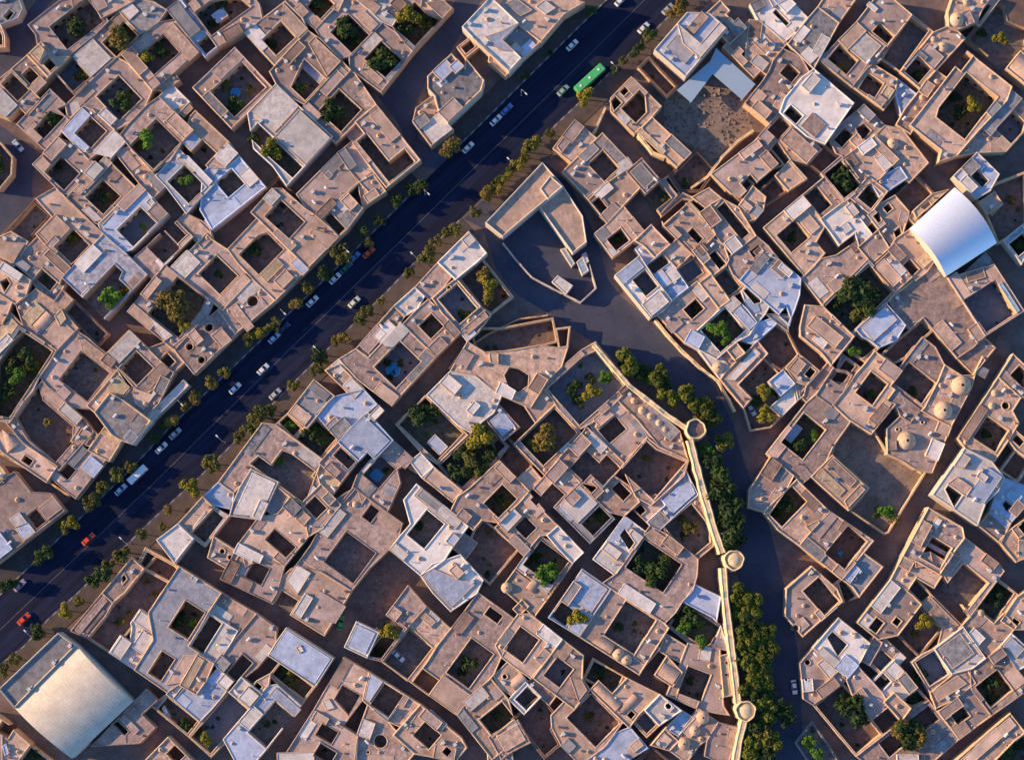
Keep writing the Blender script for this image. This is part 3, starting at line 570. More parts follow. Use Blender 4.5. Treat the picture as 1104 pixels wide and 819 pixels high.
m 20,347 160,138 215,103 362,205 170,472 / cg 72,292 170,178 260,245 158,377 / sb 82,280 125,217 165,240 112,300 / fd 150,312,38 / fg 205,270,28
t:4.6 200,442 285,358 442,490 350,592 / by.25 215,440 240,412 345,495 322,525 / bm.35 255,398 285,370 395,455 368,485 / bt.6 335,545 400,478 428,495 352,578
m -60,502 20,358 132,455 10,592 -70,572
t 0,602 120,463 302,590 110,737 60,662 / cg 12,592 110,482 187,548 72,650 / fd 90,560,38 / fd 60,600,26 / bt.6 175,650 225,625 240,640 190,675
m 110,742 305,583 464,715 340,852 230,792 / cr 240,772 360,652 434,718 345,820 / q 320,765,10
t 815,297 880,180 965,28 1077,120 1045,167 1067,215 1030,292 975,372 / c 880,272 940,188 1027,250 970,347 / d 970,92,15 / d 957,146,14 / k 1015,145,15 / fd 930,265,24
w:7 715,532 830,318 1007,440 945,562 870,622 / bb.5 862,520 935,402 1000,440 930,557 / bt.6 770,470 812,440 872,490 850,532 / c 760,495 780,475 830,525 800,572 / bw.9 890,440 910,420 945,445 925,470 / bw1 800,400 830,340 870,365 840,410
m:6 575,777 690,568 832,660 842,700 735,837 640,802 / c 650,787 710,695 792,745 740,820 / bw.4 705,640 730,610 750,630 720,670 / s 690,730 700,715 770,770 760,785
m 740,837 840,703 990,800 1012,842 860,1025 / c 750,925 830,810 947,880 865,997
m 880,672 950,568 1032,650 1000,722 
b 950,592 1010,448 1092,480 1112,560 1010,662 / c 1000,560 1020,538 1042,570 1020,592 / bz.4 1010,520 1050,490 1085,530 1060,560
m 960,2 1050,-60 1112,-20 1112,110 1075,112 / cg 1030,20 1075,-25 1100,0 1100,75
t 1030,292 1065,248 1112,300 1112,340 1060,325 / c 1040,290 1065,262 1095,300 1075,315
r:3.4 1000,402 1060,330 1112,370 1080,472 / ci 9
t 990,722 1112,600 1112,782 1060,802 / c 1060,662 1100,620 1112,640 1112,700
@0,609
t -30,622 20,640 132,745 60,832 -30,832 / cr -20,690 20,655 60,690 30,730 / bb.6 10,760 25,750 40,790 20,800
m:3 60,832 140,752 215,830 180,880 / ci 9 / fd 150,800,30
m:4.2 420,110 560,-30 592,5 490,172 455,142 / c 510,50 525,40 535,60 515,75
m:3.8 290,272 440,118 467,150 355,322 / bm.4 310,270 440,130 450,150 340,290
r:2.6 365,317 480,172 590,20 680,-60 742,20 640,192 560,252 460,372 / ci 8 / fo 520,225,22 / fo 545,200,18 / fo 490,240,16 / fo 620,70,16 / fo 650,120,14
w:4 460,370 505,293 545,322 575,280 548,242 590,187 684,248 657,300 655,312 570,442 / bw.7 552,242 590,192 680,248 655,288 / bw.6 552,332 602,278 655,302 606,390 / bw.9 464,366 510,297 554,326 506,400
h 570,442 640,312 630,205 750,6 927,108 877,200 830,270 790,332 827,370 770,502 700,542 / cg 712,264 775,148 870,200 785,307 / c 620,452 685,360 742,400 670,482 / bw.6 800,55 815,40 835,60 820,75 / fg 808,245,22 / fd 755,220,34 / bt.4 690,500 780,380 825,372 770,500
w:4.4 795,342 880,198 1007,280 910,412 / cr 800,340 880,212 932,240 855,377
m:4 885,197 930,110 1080,195 1005,307
t:5.2 758,502 830,375 902,410 825,547 / by.3 765,500 832,385 862,398 792,518
w:4.8 700,542 740,488 772,510 725,562
m:3.2 653,602 700,543 847,650 790,724 / c 665,602 702,557 832,652 788,708 / fd 770,670,34 / s 680,600 690,590 715,640 700,650
b:4.8 735,567 790,493 825,545 905,433 977,495 840,660
m:3.4 788,724 965,523 1057,605 890,807 / cb 800,722 965,540 1040,606 890,790 / fy 870,730,36 / fd 835,700,24
w:5.4 965,532 1015,468 1102,540 1050,610 / bw.6 1000,560 1040,510 1090,545 1050,600
m 910,412 1000,290 1080,198 1167,260 1152,330 1092,442 985,502 / c 945,462 1020,375 1067,415 985,492
t 600,832 705,723 822,830 720,900 / cr 700,790 740,753 782,800 740,835
m:4 388,768 565,575 600,518 657,548 605,637 664,690 580,740 / c 475,665 495,655 542,700 520,717 / bm.4 500,650 520,630 590,690 570,710
@270,609
m -107,65 -60,-112 50,-25 152,5 60,157 / c -20,47 10,-20 85,15 40,87
t 88,152 190,-2 215,-20 420,98 392,160 352,255 318,285 160,227 / c 98,160 130,105 202,150 160,217 / bw.8 175,205 230,118 262,135 215,227 / bw.4 145,60 200,0 262,35 190,122 / bm.3 220,215 280,120 400,152 370,252 / d 285,177,10
w:5.6 402,347 440,233 547,285 485,387 / bb.4 415,340 440,250 530,285 480,370 
m 490,392 515,250 685,86 747,165 665,257 550,402 / cg 520,252 565,217 652,258 550,392 495,387 545,292 / fy 582,285,40 / fd 545,360,24 / bb.3 590,190 610,170 640,195 615,220
t:4.8 660,257 745,178 847,270 775,347 / bt.5 720,215 740,200 780,240 755,265
m:2.8 550,410 668,256 777,348 662,497 / c 560,408 668,272 762,348 662,480
w:5 713,55 760,-10 880,-40 977,58 850,194 760,122 / bb.4 730,50 760,10 880,60 950,70 850,180 770,110 / bt1 830,20 860,0 905,30 870,60
m 665,492 905,193 960,128 1092,200 1040,302 1077,350 930,542 877,627 745,547 / c 830,457 925,300 1027,378 915,514 / c 985,202 1010,175 1064,215 1035,247 / cr 672,487 715,437 802,482 745,538 / fd 915,415,38 / fd 885,450,22 / bt.5 750,547 810,462 935,550 875,620
t 870,628 990,466 1087,545 1110,640 1167,730 1000,802 960,742 / cg 965,652 1065,565 1090,620 1100,640 1025,724 / fd 1040,640,26
b:5.4 73,382 150,268 357,390 270,507 190,450 / bw.6 190,345 210,335 225,360 205,370 / bb.4 80,380 150,275 345,392 270,490
m:3.2 83,457 125,403 277,507 220,582 / cg 95,455 126,416 264,506 220,568 / fs 170,480,30 / fd 130,450,22
b:4.8 -108,737 15,588 75,498 110,503 224,600 60,777 20,832 -60,832 / c 0,692 105,572 182,640 65,767 -10,702 / bb.4 0,640 100,515 215,600 190,640 105,565 0,690 / fd 70,670,18
t -30,562 20,480 85,453 77,505 0,592 / cr 0,520 30,490 50,510 20,545
t 268,612 385,393 502,440 472,562 380,692 / c 350,562 390,505 462,545 415,632 / bw.3 300,570 330,560 355,600 320,610
t 475,572 500,446 732,590 690,642 660,682 580,652 / c 500,577 575,495 647,550 575,642 / bb.4 480,560 502,455 566,490 492,574
m 103,832 275,608 452,720 440,832 / c 275,702 310,660 372,710 330,757 / c 260,802 300,745 367,795 330,830 / bt.4 380,760 450,725 440,820
m 445,832 450,718 490,583 582,660 692,790 650,842 / k 547,740,27 / k 495,785,6
t 600,702 720,588 892,720 902,760 870,832 700,812 / c 685,717 735,655 802,715 750,772 / c 805,780 830,760 850,785 825,805 / bm.4 725,620 760,605 830,670 800,695
m:4.2 985,802 1092,738 1110,860 1000,870
@540,609
t 0,102 65,8 217,125 150,197 / d 25,95,26 / vt 105,95 132,55 167,85 137,117
t -30,332 75,213 125,203 247,300 130,472 0,392 / c 20,352 75,262 162,305 95,414 / bt.5 175,300 205,295 240,305 200,345
t:4.6 48,182 90,148 122,170 80,212
b:5 200,227 350,-2 452,115 330,302 / c 213,217 255,150 312,195 275,257 / fy 325,222,42 / bb.4 270,125 350,10 440,115 380,200 
m 330,307 455,98 525,140 690,233 707,265 620,400 590,452 360,327 / c 435,287 530,150 657,235 555,377 / vt 385,315 430,290 480,345 450,380 / d 495,375,24 / d 528,397,22 / fd 500,260,24 / fo 560,240,16
m:3 695,262 770,148 887,225 932,270 890,342 860,352 790,312 / cg 707,262 772,162 878,228 918,270 884,330 860,338 790,298 / fd 790,220,48 / fg 850,320,34 / fg 770,265,30 / fd 740,225,30 / fg 830,245,26
b:4.8 768,145 830,88 927,130 917,227 885,227
w:3.6 893,352 930,248 962,362
m:4.4 663,352 700,298 777,330 735,412
m 735,432 785,328 917,375 937,590 960,632 860,602 723,527 / c 735,527 800,425 887,465 835,577 / fd 800,490,22
t:5.2 645,462 690,398 762,450 725,512 / vt 655,460 692,408 752,450 722,502
t:4.6 560,380 602,308 667,345 620,442 / k 640,430,9
m 140,477 250,313 352,372 325,472 377,540 300,600 / cb 185,462 240,380 302,440 245,517 / bt.6 290,470 340,480 370,530 320,570
m:4 100,492 140,473 252,520 210,592
t 220,642 290,533 380,550 522,660 390,787 330,830 250,760 / cr 275,627 380,557 512,660 390,767 / fo 370,640,22
m:3.2 352,482 380,383 532,470 472,542 / cg 362,482 385,397 518,472 472,528 / fd 415,450,30 / fg 450,430,16
t 380,522 410,483 470,540 530,473 667,540 520,667 / vt 390,520 412,490 505,580 480,622 / vt 495,600 560,540 582,567 520,627 / c 530,627 552,610 567,630 545,647
w:6.2 610,602 675,538 752,590 665,682 / k 705,592,12 / bw.5 690,600 700,575 730,592 715,620
m:3.6 548,662 605,603 667,680 615,717 / cb 565,657 605,617 652,670 615,707
b:4.8 703,672 770,603 817,640 745,722
t 700,762 745,720 830,608 902,645 840,762 780,842 / d 850,640,31 / d 815,695,22 / d 770,750,29
m 848,802 930,648 1007,690 960,842
b:4.4 360,822 550,680 602,760 480,852 / bt.5 542,760 580,725 602,760 560,787
t:4.6 640,742 690,688 752,740 700,790 / bt.4 655,740 690,705 720,735 690,770
r:3.4 555,832 640,758 702,822 660,870 / ci 9
r:3.6 60,642 165,538 242,640 210,692 242,752 180,832 90,702 / ci 12
t -40,722 75,640 112,740 0,832 / bt.4 -10,730 70,655 95,735 20,790
w 40,572 100,478 167,555 100,627 / c 68,562 112,502 160,560 102,612
t:4.6 -20,462 30,395 102,480 40,562 / k 17,468,9 / vt 40,500 75,440 105,480 70,540
@824,609
m 95,102 190,8 342,150 250,217 150,312 100,202 / c 165,112 222,52 327,150 250,207 / k 132,265,14 / d 205,215,8
g:4.6 325,52 400,-50 512,0 410,124
m:3.2 300,72 325,52 410,124 340,180 320,150 / cg 312,74 325,65 392,125 340,160
m 395,242 528,58 660,165 560,302 480,312 / c 440,262 475,215 502,245 470,287 / c 540,242 555,215 577,235 560,257 / d 500,165,8 / d 430,230,8
r:3.2 575,287 655,166 747,265 640,392 / ci 9 / fy 670,245,36 / fo 640,290,22
r:3.4 600,102 640,43 702,130 665,167 / ci 8
m:3.6 660,167 700,123 837,255 720,342 745,265 / bt.4 670,165 700,135 820,250 760,280
m:3.4 880,192 945,73 985,48 1062,125 975,242 / cg 892,190 950,85 985,62 1046,125 972,226 / fd 970,140,38 / fd 1000,110,24
t 838,257 880,192 975,242 1000,202 1072,260 920,392 / d 912,200,14
t 1000,237 1055,130 1112,100 1112,272 1060,282 / cr 1030,247 1055,218 1077,245 1050,267
w 985,347 1040,288 1112,350 1112,420 1080,432 / bb.5 1000,345 1040,300 1090,350 1070,390
w:5 715,352 830,256 932,385 870,432 790,457 / by.3 850,262 870,290 920,385 895,395 / bg.3 735,350 825,285 885,370 790,440
g:4.6 630,407 715,346 792,457 680,527 / cb 645,405 714,356 780,455 690,512 / fd 655,455,38
t:4.8 680,532 860,448 887,490 735,602 / bt.4 700,525 820,470 850,490 740,580
m 735,610 890,498 952,630 820,737 / c 785,632 830,590 867,630 815,672 / bw.5 835,585 850,575 860,595 845,605
m 865,442 985,353 1112,480 1112,530 945,642 880,512 / cg 895,522 970,430 1047,520 955,602 / fd 950,500,40 / fd 955,560,26
w 215,332 310,228 427,310 400,402 350,482 300,442 / cb 262,302 290,280 347,330 315,387 / bb.5 300,422 340,375 402,420 350,477 / bw.5 220,372 240,345 322,400 295,437 / d 382,295,12
m:4.2 150,412 215,318 337,490 205,587 165,562 / k 182,408,11 / k 175,480,6
m 345,482 410,428 522,590 470,642
r:3.2 203,592 335,486 492,715 385,807 / ci 10 / fd 370,610,66 / fd 330,570,40 / fd 420,640,34
w:4.6 450,497 545,393 652,500 545,572 / c 460,497 500,450 532,490 490,532 / bw.8 505,440 545,400 590,445 550,490
t:6 508,577 545,528 612,610 570,652
m:4 410,402 455,298 497,325 442,422
m:3.6 428,407 500,318 612,390 500,472 / cb 445,405 490,355 545,400 495,450
m:3 575,582 640,508 692,570 622,602 / cg 588,580 640,522 678,568 622,588 / fd 625,550,34
m:4 393,812 480,718 690,568 827,735 690,852 450,852 / cr 480,742 600,665 690,590 740,650 600,760 520,800 / fd 610,700,70 / fo 570,690,46 / fo 650,720,46
t:5 780,832 1045,623 1082,690 900,862 / bt.5 800,830 1040,640 1060,680 860,840
m:3 940,842 1072,718 1112,700 1112,842 / ci 10 / fd 1020,780,44 / fd 1060,760,30
t 530,60 560,-42 700,-60 782,0 705,97 640,45 605,107
g:2.4 140,742 190,668 342,830 200,860 / ci 7 / fg 190,742,30 / fg 220,798,34
@690,140
r:3 165.7,137.1 228.6,77.1 297.1,117.1 320,165.7 245.7,240 182.9,257.1 131.4,200 / ci 14 / fd 188.6,217.1,22.9
r:2.8 85.7,211.4 120,194.3 177.1,268.6 137.1,285.7 / ci 8
m:3.4 382.9,268.6 451.4,197.1 480,228.6 414.3,297.1 / cb 394.3,267.4 450.3,206.9 469.7,228.6 414.3,285.7
t:4.6 411.4,311.4 485.7,245.7 531.4,280 517.1,337.1 485.7,382.9 465.7,380 / bt.6 414.3,311.4 442.9,291.4 477.1,331.4 451.4,349.7 / bg.4 462.9,342.9 491.4,314.3 522.9,337.1 491.4,374.3
r:3.2 511.4,245.7 562.9,194.3 624,251.4 548.6,328.6 / ci 9
r:3.2 508.6,114.3 548.6,80 605.7,142.9 560,177.1 / ci 8
m:3.6 57.1,365.7 188.6,285.7 228.6,280 108.6,405.7 / cr 74.3,371.4 182.9,297.1 208.6,294.3 108.6,394.3
@840,130
r:3.2 122.1,186.4 192.8,96.4 257.1,154.3 180,225 / ci 8
m:4.1 276.4,347.1 321.4,308.6 398.5,411.4 360,466
y:4.6 546.4,411.4 642.8,321.4 694.2,273.2 720,289.3 617.1,411.4 578.5,450 / cr 565.7,385.7 588.2,366.4 604.3,392.1 581.8,411.4 / cr 620.3,324.6 649.3,308.6 662.1,331.1 636.4,350.3
@720,330
r:2.8 298.9,334.3 398.5,208.9 462.8,276.4 427.5,318.2 478.9,385.7 443.5,421 475.7,459.6 437.1,514.3 347.1,523.9 315,440.3 352.3,385.7 / ci 6 / fy 399.8,361.3,37.3 / fy 408.2,453.2,38.6 / fd 372.8,401.8,32.1 / fd 450,360,25.7
b:4.2 308.6,154.3 443.5,45 464.1,70.7 350.3,149.1
g:4.2 411.4,38.6 504.6,28.9 511,106.1 475.7,70.7
m:4 218.6,205.7 250.7,186.4 292.5,231.4 263.6,262.3
t:3.8 533.5,321.4 591.4,329.1 565.7,374.1 540,401.8 528.4,350.3
@980,150
y:4.6 173,1014.3 239.6,987.6 266.2,1051.5 199.7,1090.1
m:4 290.2,266.2 359.4,219.6 395.3,272.9 326.1,319.5
"""

# ------------------------------------------------------------------ ground, roads, pavements
def flat(name, poly_px, z, mat, kind='structure', label=None, cat=None, thick=0.0):
    pts = ccw([P(x, y, z) for x, y in poly_px])
    V, T, loops = region(pts)
    vs = [(v.x, v.y, z) for v in V]; fs = [tuple(t) for t in T]
    if thick:
        for lp in loops:
            for i in range(len(lp)):
                a, b = lp[i], lp[(i + 1) % len(lp)]; k = len(vs)
                vs += [(V[a].x, V[a].y, z), (V[b].x, V[b].y, z), (V[b].x, V[b].y, z - thick), (V[a].x, V[a].y, z - thick)]
                fs.append((k, k + 3, k + 2, k + 1))
    o = obj(name, mesh_from(name, vs, fs, [mat])); tag(o, label, cat, None, kind); return o

g = 1600.0
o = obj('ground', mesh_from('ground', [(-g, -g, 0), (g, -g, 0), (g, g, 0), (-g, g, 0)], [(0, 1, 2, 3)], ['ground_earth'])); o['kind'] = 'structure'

NW = [(-90, 726), (0, 642), (142, 505.6), (183, 461.5), (290.5, 359), (381.5, 271.8), (470, 183), (612, 42), (655, 0), (740, -84)]
SE = [(-90, 800), (0, 715), (25, 696), (51, 667), (84.6, 637), (164, 559), (215, 513), (324, 404), (372.6, 356.4), (413.6, 316.7), (447, 282), (508, 225), (578, 154), (619, 115), (674, 61.5), (699, 38.5), (738, 0), (820, -84)]
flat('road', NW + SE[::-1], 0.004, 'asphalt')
flat('side_road', [(500, 236), (520, 246), (535, 290), (558, 318), (600, 343), (640, 370), (660, 384), (700, 410), (735, 435), (764, 470), (780, 560), (800, 640), (812, 720), (822, 830),
                   (868, 830), (860, 700), (848, 640), (830, 570), (803, 500), (790, 455), (770, 415), (735, 378), (700, 345), (668, 318), (655, 300), (645, 262), (630, 228), (612, 195), (594, 180), (584, 172), (540, 196)], 0.008, 'side_asphalt')
flat('side_street', [(470, 183), (449, 177), (429, 133), (408, 105), (447, 56), (488, 8), (500, -30), (540, -30), (502, 27), (485, 58), (460, 87), (445, 120), (452, 150), (466, 160), (488, 166)], 0.008, 'side_asphalt')
flat('lane_street', [(-10, 40), (22, 22), (48, -10), (66, -10), (34, 26), (38, 46), (12, 80), (-10, 90)], 0.008, 'side_asphalt')
flat('lane_street', [(-10, 128), (10, 142), (44, 166), (38, 180), (34, 200), (36, 218), (-10, 262)], 0.008, 'side_asphalt')
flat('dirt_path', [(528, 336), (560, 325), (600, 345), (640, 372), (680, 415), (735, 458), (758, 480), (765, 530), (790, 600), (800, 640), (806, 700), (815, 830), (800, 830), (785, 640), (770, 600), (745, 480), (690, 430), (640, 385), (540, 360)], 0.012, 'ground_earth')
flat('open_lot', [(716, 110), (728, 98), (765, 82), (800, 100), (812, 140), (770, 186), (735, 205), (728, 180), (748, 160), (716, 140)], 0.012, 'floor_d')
flat('open_lot', [(383, 672), (412, 610), (445, 630), (400, 680)], 0.012, 'floor_r')
flat('school_yard', [(541, 262), (580, 223), (617, 272), (642, 310), (626, 333), (572, 307)], 0.012, 'side_asphalt')
def strip(a, d):
    """the line a moved by d photograph pixels across the avenue"""
    out = []
    for i, p in enumerate(a):
        q0, q1 = a[max(0, i - 1)], a[min(len(a) - 1, i + 1)]
        dx, dy = q1[0] - q0[0], q1[1] - q0[1]; l = math.hypot(dx, dy); out.append((p[0] - dy / l * -d, p[1] + dx / l * -d))
    return out
def cut(a, i, j): return a[i:j]
def pavement(line, w, mat):
    flat('pavement', line + strip(line, w)[::-1], 0.13, mat, thick=0.14)
    k = strip(line, math.copysign(1.5, w)); flat('kerb', line + k[::-1], 0.145, 'kerb', thick=0.15)
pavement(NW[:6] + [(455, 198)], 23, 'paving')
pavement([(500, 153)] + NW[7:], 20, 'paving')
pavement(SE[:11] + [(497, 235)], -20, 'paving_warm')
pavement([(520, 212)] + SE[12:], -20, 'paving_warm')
mid = [((a[0] + b[0]) / 2, (a[1] + b[1]) / 2) for a, b in (((-90, 726), (-90, 800)), ((0, 642), (0, 715)), ((142, 505.6), (190, 535)), ((290.5, 359), (330, 398)), ((381.5, 271.8), (430, 299)), ((612, 42), (640, 95)), ((740, -84), (820, -84)))]
flat('road_marking', strip(mid, 0.35) + strip(mid, -0.35)[::-1], 0.02, 'line_paint')

# ------------------------------------------------------------------ landmarks that labels point to
LANDMARKS = [((635, 83), 'the long green bus'), ((1028, 250), 'the white curved metal shed'), ((80, 757), 'the big cream vaulted hall'), ((751, 462), 'the uppermost old wall tower'),
             ((792, 603), 'the middle old wall tower'), ((803, 766), 'the lowest old wall tower'), ((424, 399), 'the round blue pool'), ((590, 225), 'the asphalt school yard'),
             ((490, 95), 'the grey white-marked roof'), ((391, 468), 'the brightest blue roof'), ((757, 150), 'the bare brown lot'), ((188, 328), 'the tallest olive tree'),
             ((978, 475), 'the big single dome'), ((19, 157), 'the pale car in the walled lane'), ((132, 455), 'the grey avenue block'), ((775, 80), 'the L-shaped metal canopy'),
             ((556, 406), 'the octagonal courtyard'), ((406, 512), 'the square blue pool'), ((367, 671), 'the parked green car'), ((288, 770), 'the blue U-shaped roof'), ((461, 575), 'the white square-court house'),
             ((429, 707), 'the yard with a car'), ((856, 740), 'the car below tall trees'), ((94, 580), 'the upper red avenue car'), ((147, 511), 'the white minibus'), ((254, 101), 'the small blue pool'),
             ((1025, 420), 'the pair of big domes'), ((1047, 515), 'the white building patched blue'), ((410, 798), 'the largest round roof opening'), ((925, 322), 'the long green garden court'), ((1035, 110), 'the thick yellow-walled court'),
             ((20, 385), 'the overgrown garden court'), ((51, 456), 'the yard with one palm'), ((712, 770), 'the shiny white cube roof'), ((980, 790), 'the widest dark tree'), ((695, 310), 'the blue-and-white roadside roofs'), ((505, 490), 'the tree-filled yard'), ((130, 660), 'the avenueside red earth yard'), ((325, 705), 'the blue-white crossing roof'), ((1060, 690), 'the white roof between lanes')]
ORD = ['closest', 'second closest', 'third closest', 'fourth closest', 'fifth closest', 'sixth closest', 'seventh closest', 'eighth closest', 'ninth closest', 'tenth closest', 'eleventh closest', 'twelfth closest']
TO_LABEL = []                                   # (object, look, px, py)
def label_all():
    """every label: the look, then which one of that look it is, counted from a landmark"""
    by = {}
    for o, look, px, py in TO_LABEL: by.setdefault(look, []).append((o, px, py))
    for look, L in by.items():
        used = {}
        for oi_, (o, px, py) in enumerate(L):
            best = None
            for (lx, ly), nm in LANDMARKS:
                d = math.hypot(px - lx, py - ly)
                rank = sum(1 for qi, (_, qx, qy) in enumerate(L) if qi != oi_ and (round(math.hypot(qx - lx, qy - ly), 4), qi) < (round(d, 4), oi_))
                sc = rank * 40 + d
                if best is None or sc < best[0]: best = (sc, rank, nm)
            o['label'] = ('%s, %s to %s' % (look, ORD[min(best[1], 11)], best[2]))

# ------------------------------------------------------------------ trees
def crown_mesh(seed, mat, n=900, leaf=0.15, flat_=0.78, lobes=8, gap=0.0):
    r = random.Random(seed); L = []
    for i in range(lobes):
        a = r.uniform(0, 6.283); d = r.uniform(0.25, 0.68) if i else 0
        L.append((Vector((math.cos(a) * d, math.sin(a) * d, r.uniform(-0.25, 0.35) * flat_)), r.uniform(0.28, 0.5)))
    vs, fs = [], []
    for i in range(n):
        c, rad = L[r.randrange(lobes)]
        u = Vector((r.gauss(0, 1), r.gauss(0, 1), r.gauss(0, 1))); u.normalize()
        p = c + u * rad * (r.random() ** 0.4); p.z *= 0.9
        nrm = (u + Vector((r.gauss(0, .6), r.gauss(0, .6), r.gauss(0, .6) + 0.5))).normalized()
        t = nrm.orthogonal().normalized(); b = nrm.cross(t); ang = r.uniform(0, 6.28)
        t, b = t * math.cos(ang) + b * math.sin(ang), b * math.cos(ang) - t * math.sin(ang)
        s = leaf * r.uniform(0.55, 1.15); k = len(vs)
        vs += [p - t * s - b * s * .2, p + b * s * .55, p + t * s + b * s * .1, p - b * s * .6]
        fs.append((k, k + 1, k + 2, k + 3))
    return mesh_from('crown', vs, fs, [mat])
def trunk_mesh(seed):
    r = random.Random(seed); m = MB()
    m.tube((0, 0, 0), (0.03, 0.02, 0.62), 0.085, 0.06, 8)
    for i in range(5):
        a = i * 1.257 + r.uniform(-.3, .3)
        e = Vector((math.cos(a) * .42, math.sin(a) * .42, 1.0 + r.uniform(-.1, .25)))
        mdl = Vector((math.cos(a) * .16, math.sin(a) * .16, 0.80))
        m.tube((0.03, 0.02, 0.58), mdl, 0.05, 0.035, 6); m.tube(mdl, e, 0.035, 0.012, 5)
    return m.mesh('trunk', ['bark'])
CROWNS = {k: [crown_mesh(10 * i + j, 'leaf_' + k, 1000 if k != 'w' else 1500) for j in range(4)] for i, k in enumerate('dgyosw')}
TRUNKS = [trunk_mesh(i) for i in range(4)]
TREE_WORD = {'d': 'dark green', 'g': 'bright green', 'y': 'yellow-green', 'o': 'olive brown', 's': 'dull green', 'w': 'sunlit green'}
TREES = []
def tree(kind, px, py, rpx, where, low=False):
    r = rpx * MPP * 1.08
    zc = max(1.7, r * 0.95) if low else max(2.4, r * 1.25)
    if low and kind in 'yog' and r > 2.4: zc = r * 1.15 + 1.6
    c = P(px, py, zc)
    small = r < 1.5
    root = empty('shrub' if small else 'tree', (c.x, c.y, 0.02), random.uniform(0, 6.28))
    root['category'] = 'shrub' if small else 'tree'
    root['group'] = {'avenue': 'trees along the avenue', 'court': 'trees in the courtyards', 'wall': 'trees below the old wall'}[where] if not small else 'shrubs in the courtyards'
    cr = obj('crown', random.choice(CROWNS[kind]), root, (0, 0, zc)); cr.scale = (r, r, r * random.uniform(.85, 1.0))
    tr = obj('trunk', random.choice(TRUNKS), root, (0, 0, 0)); tr.scale = (r * .8, r * .8, zc)
    look = {'avenue': 'street tree', 'court': 'courtyard tree', 'wall': 'tree below the old wall'}[where] if not small else 'small shrub'
    TO_LABEL.append((root, TREE_WORD[kind] + ' ' + look, px, py))
    return root
def palm(px, py, rpx):
    r = rpx * MPP; c = P(px, py, 2.6); root = empty('palm_tree', (c.x, c.y, 0.02)); m = MB()
    m.lathe((0, 0, 0), [(0.26, 0), (0.2, 0.6), (0.17, 1.8), (0.2, 2.4)], 8)
    obj('trunk', m.mesh('trunk', ['bark']), root)
    vs, fs = [], []
    for i in range(15):
        a = i * 2.399; ca, sa = math.cos(a), math.sin(a); pts = []
        for j in range(7):
            t = j / 6; d = t * r; z = 2.4 + math.sin(t * 2.3) * .9 * (0.6 + .4 * (i % 3)) - t * t * 1.0; w = 0.34 * math.sin(0.25 + t * 2.8)
            pts.append((Vector((ca * d, sa * d, z)), w))
        for j in range(6):
            for s in (-1, 1):
                k = len(vs); n = Vector((-sa, ca, -0.35)) if s > 0 else Vector((sa, -ca, -0.35))
                vs += [pts[j][0], pts[j + 1][0], pts[j + 1][0] + n * pts[j + 1][1], pts[j][0] + n * pts[j][1] * .6]; fs.append((k, k + 1, k + 2, k + 3))
    obj('crown', mesh_from('crown', vs, fs, ['leaf_o']), root)
    tag(root, 'single palm with dry fronds standing in a bare red earth yard', 'palm')

# ------------------------------------------------------------------ house parts shared as mesh data
def window_mesh():
    m = MB(); m.box((0, -0.03, 0.75), (1.1, 0.08, 1.5), m=0); m.box((-.26, -0.085, .75), (.44, .03, 1.3), m=1); m.box((.26, -0.085, .75), (.44, .03, 1.3), m=1)
    return m.mesh('window', ['wood_dark', 'glass_dark'])
def door_mesh():
    m = MB(); m.box((0, -0.04, 1.1), (1.3, 0.09, 2.2), m=0); m.box((-.29, -0.1, 1.05), (.5, .04, 1.95), m=1); m.box((.29, -0.1, 1.05), (.5, .04, 1.95), m=1)
    m.lathe((0.06, -0.14, 1.0), [(.03, -.05), (.04, 0), (.03, .05)], 8, 0)
    return m.mesh('door', ['parapet_mud', 'wood_dark'])
def arch_mesh():
    m = MB(); n = 10; pts = [(-.8, 0), (.8, 0)] + [(math.cos(math.pi * i / n) * .8, 1.7 + math.sin(math.pi * i / n) * .7) for i in range(n + 1)]
    vs = [(x, -.02, z) for x, z in pts]; m.add(vs, [tuple(range(len(pts)))], 1)
    po = [(x * 1.22, max(0, z * 1.07)) for x, z in pts]; k = len(pts)
    vs = [(x, -.09, z) for x, z in pts[1:]] + [(x, -.09, z) for x, z in po[1:]] + [(x, 0, z) for x, z in po[1:]] + [(x, 0, z) for x, z in pts[1:]]
    q = k - 1; fs = []
    for i in range(q - 1):
        fs += [(i, i + 1, q + i + 1, q + i), (q + i, q + i + 1, 2 * q + i + 1, 2 * q + i), (3 * q + i, 3 * q + i + 1, i + 1, i)]
    m.add(vs, fs, 0)
    return m.mesh('arched_niche', ['parapet_mud', 'dark_hole'])
def cooler_mesh():
    m = MB(); m.box((0, 0, .62), (1.0, 1.0, 0.95), m=0, taper=.97); m.box((0, 0, 1.12), (1.08, 1.08, .06), m=0)
    for a in range(4): m.box((math.cos(a * math.pi / 2) * .49, math.sin(a * math.pi / 2) * .49, .62), (.04, .78, .7), a * math.pi / 2, 1)
    for x in (-.4, .4):
        for y in (-.4, .4): m.box((x, y, .08), (.07, .07, .16), m=0)
    m.tube((.5, 0, .35), (1.1, 0, .3), .22, .22, 8, 0); m.tube((1.1, 0, .32), (1.1, 0, -.05), .22, .22, 8, 0)
    return m.mesh('cooler', ['cooler_paint', 'lamp_metal'])
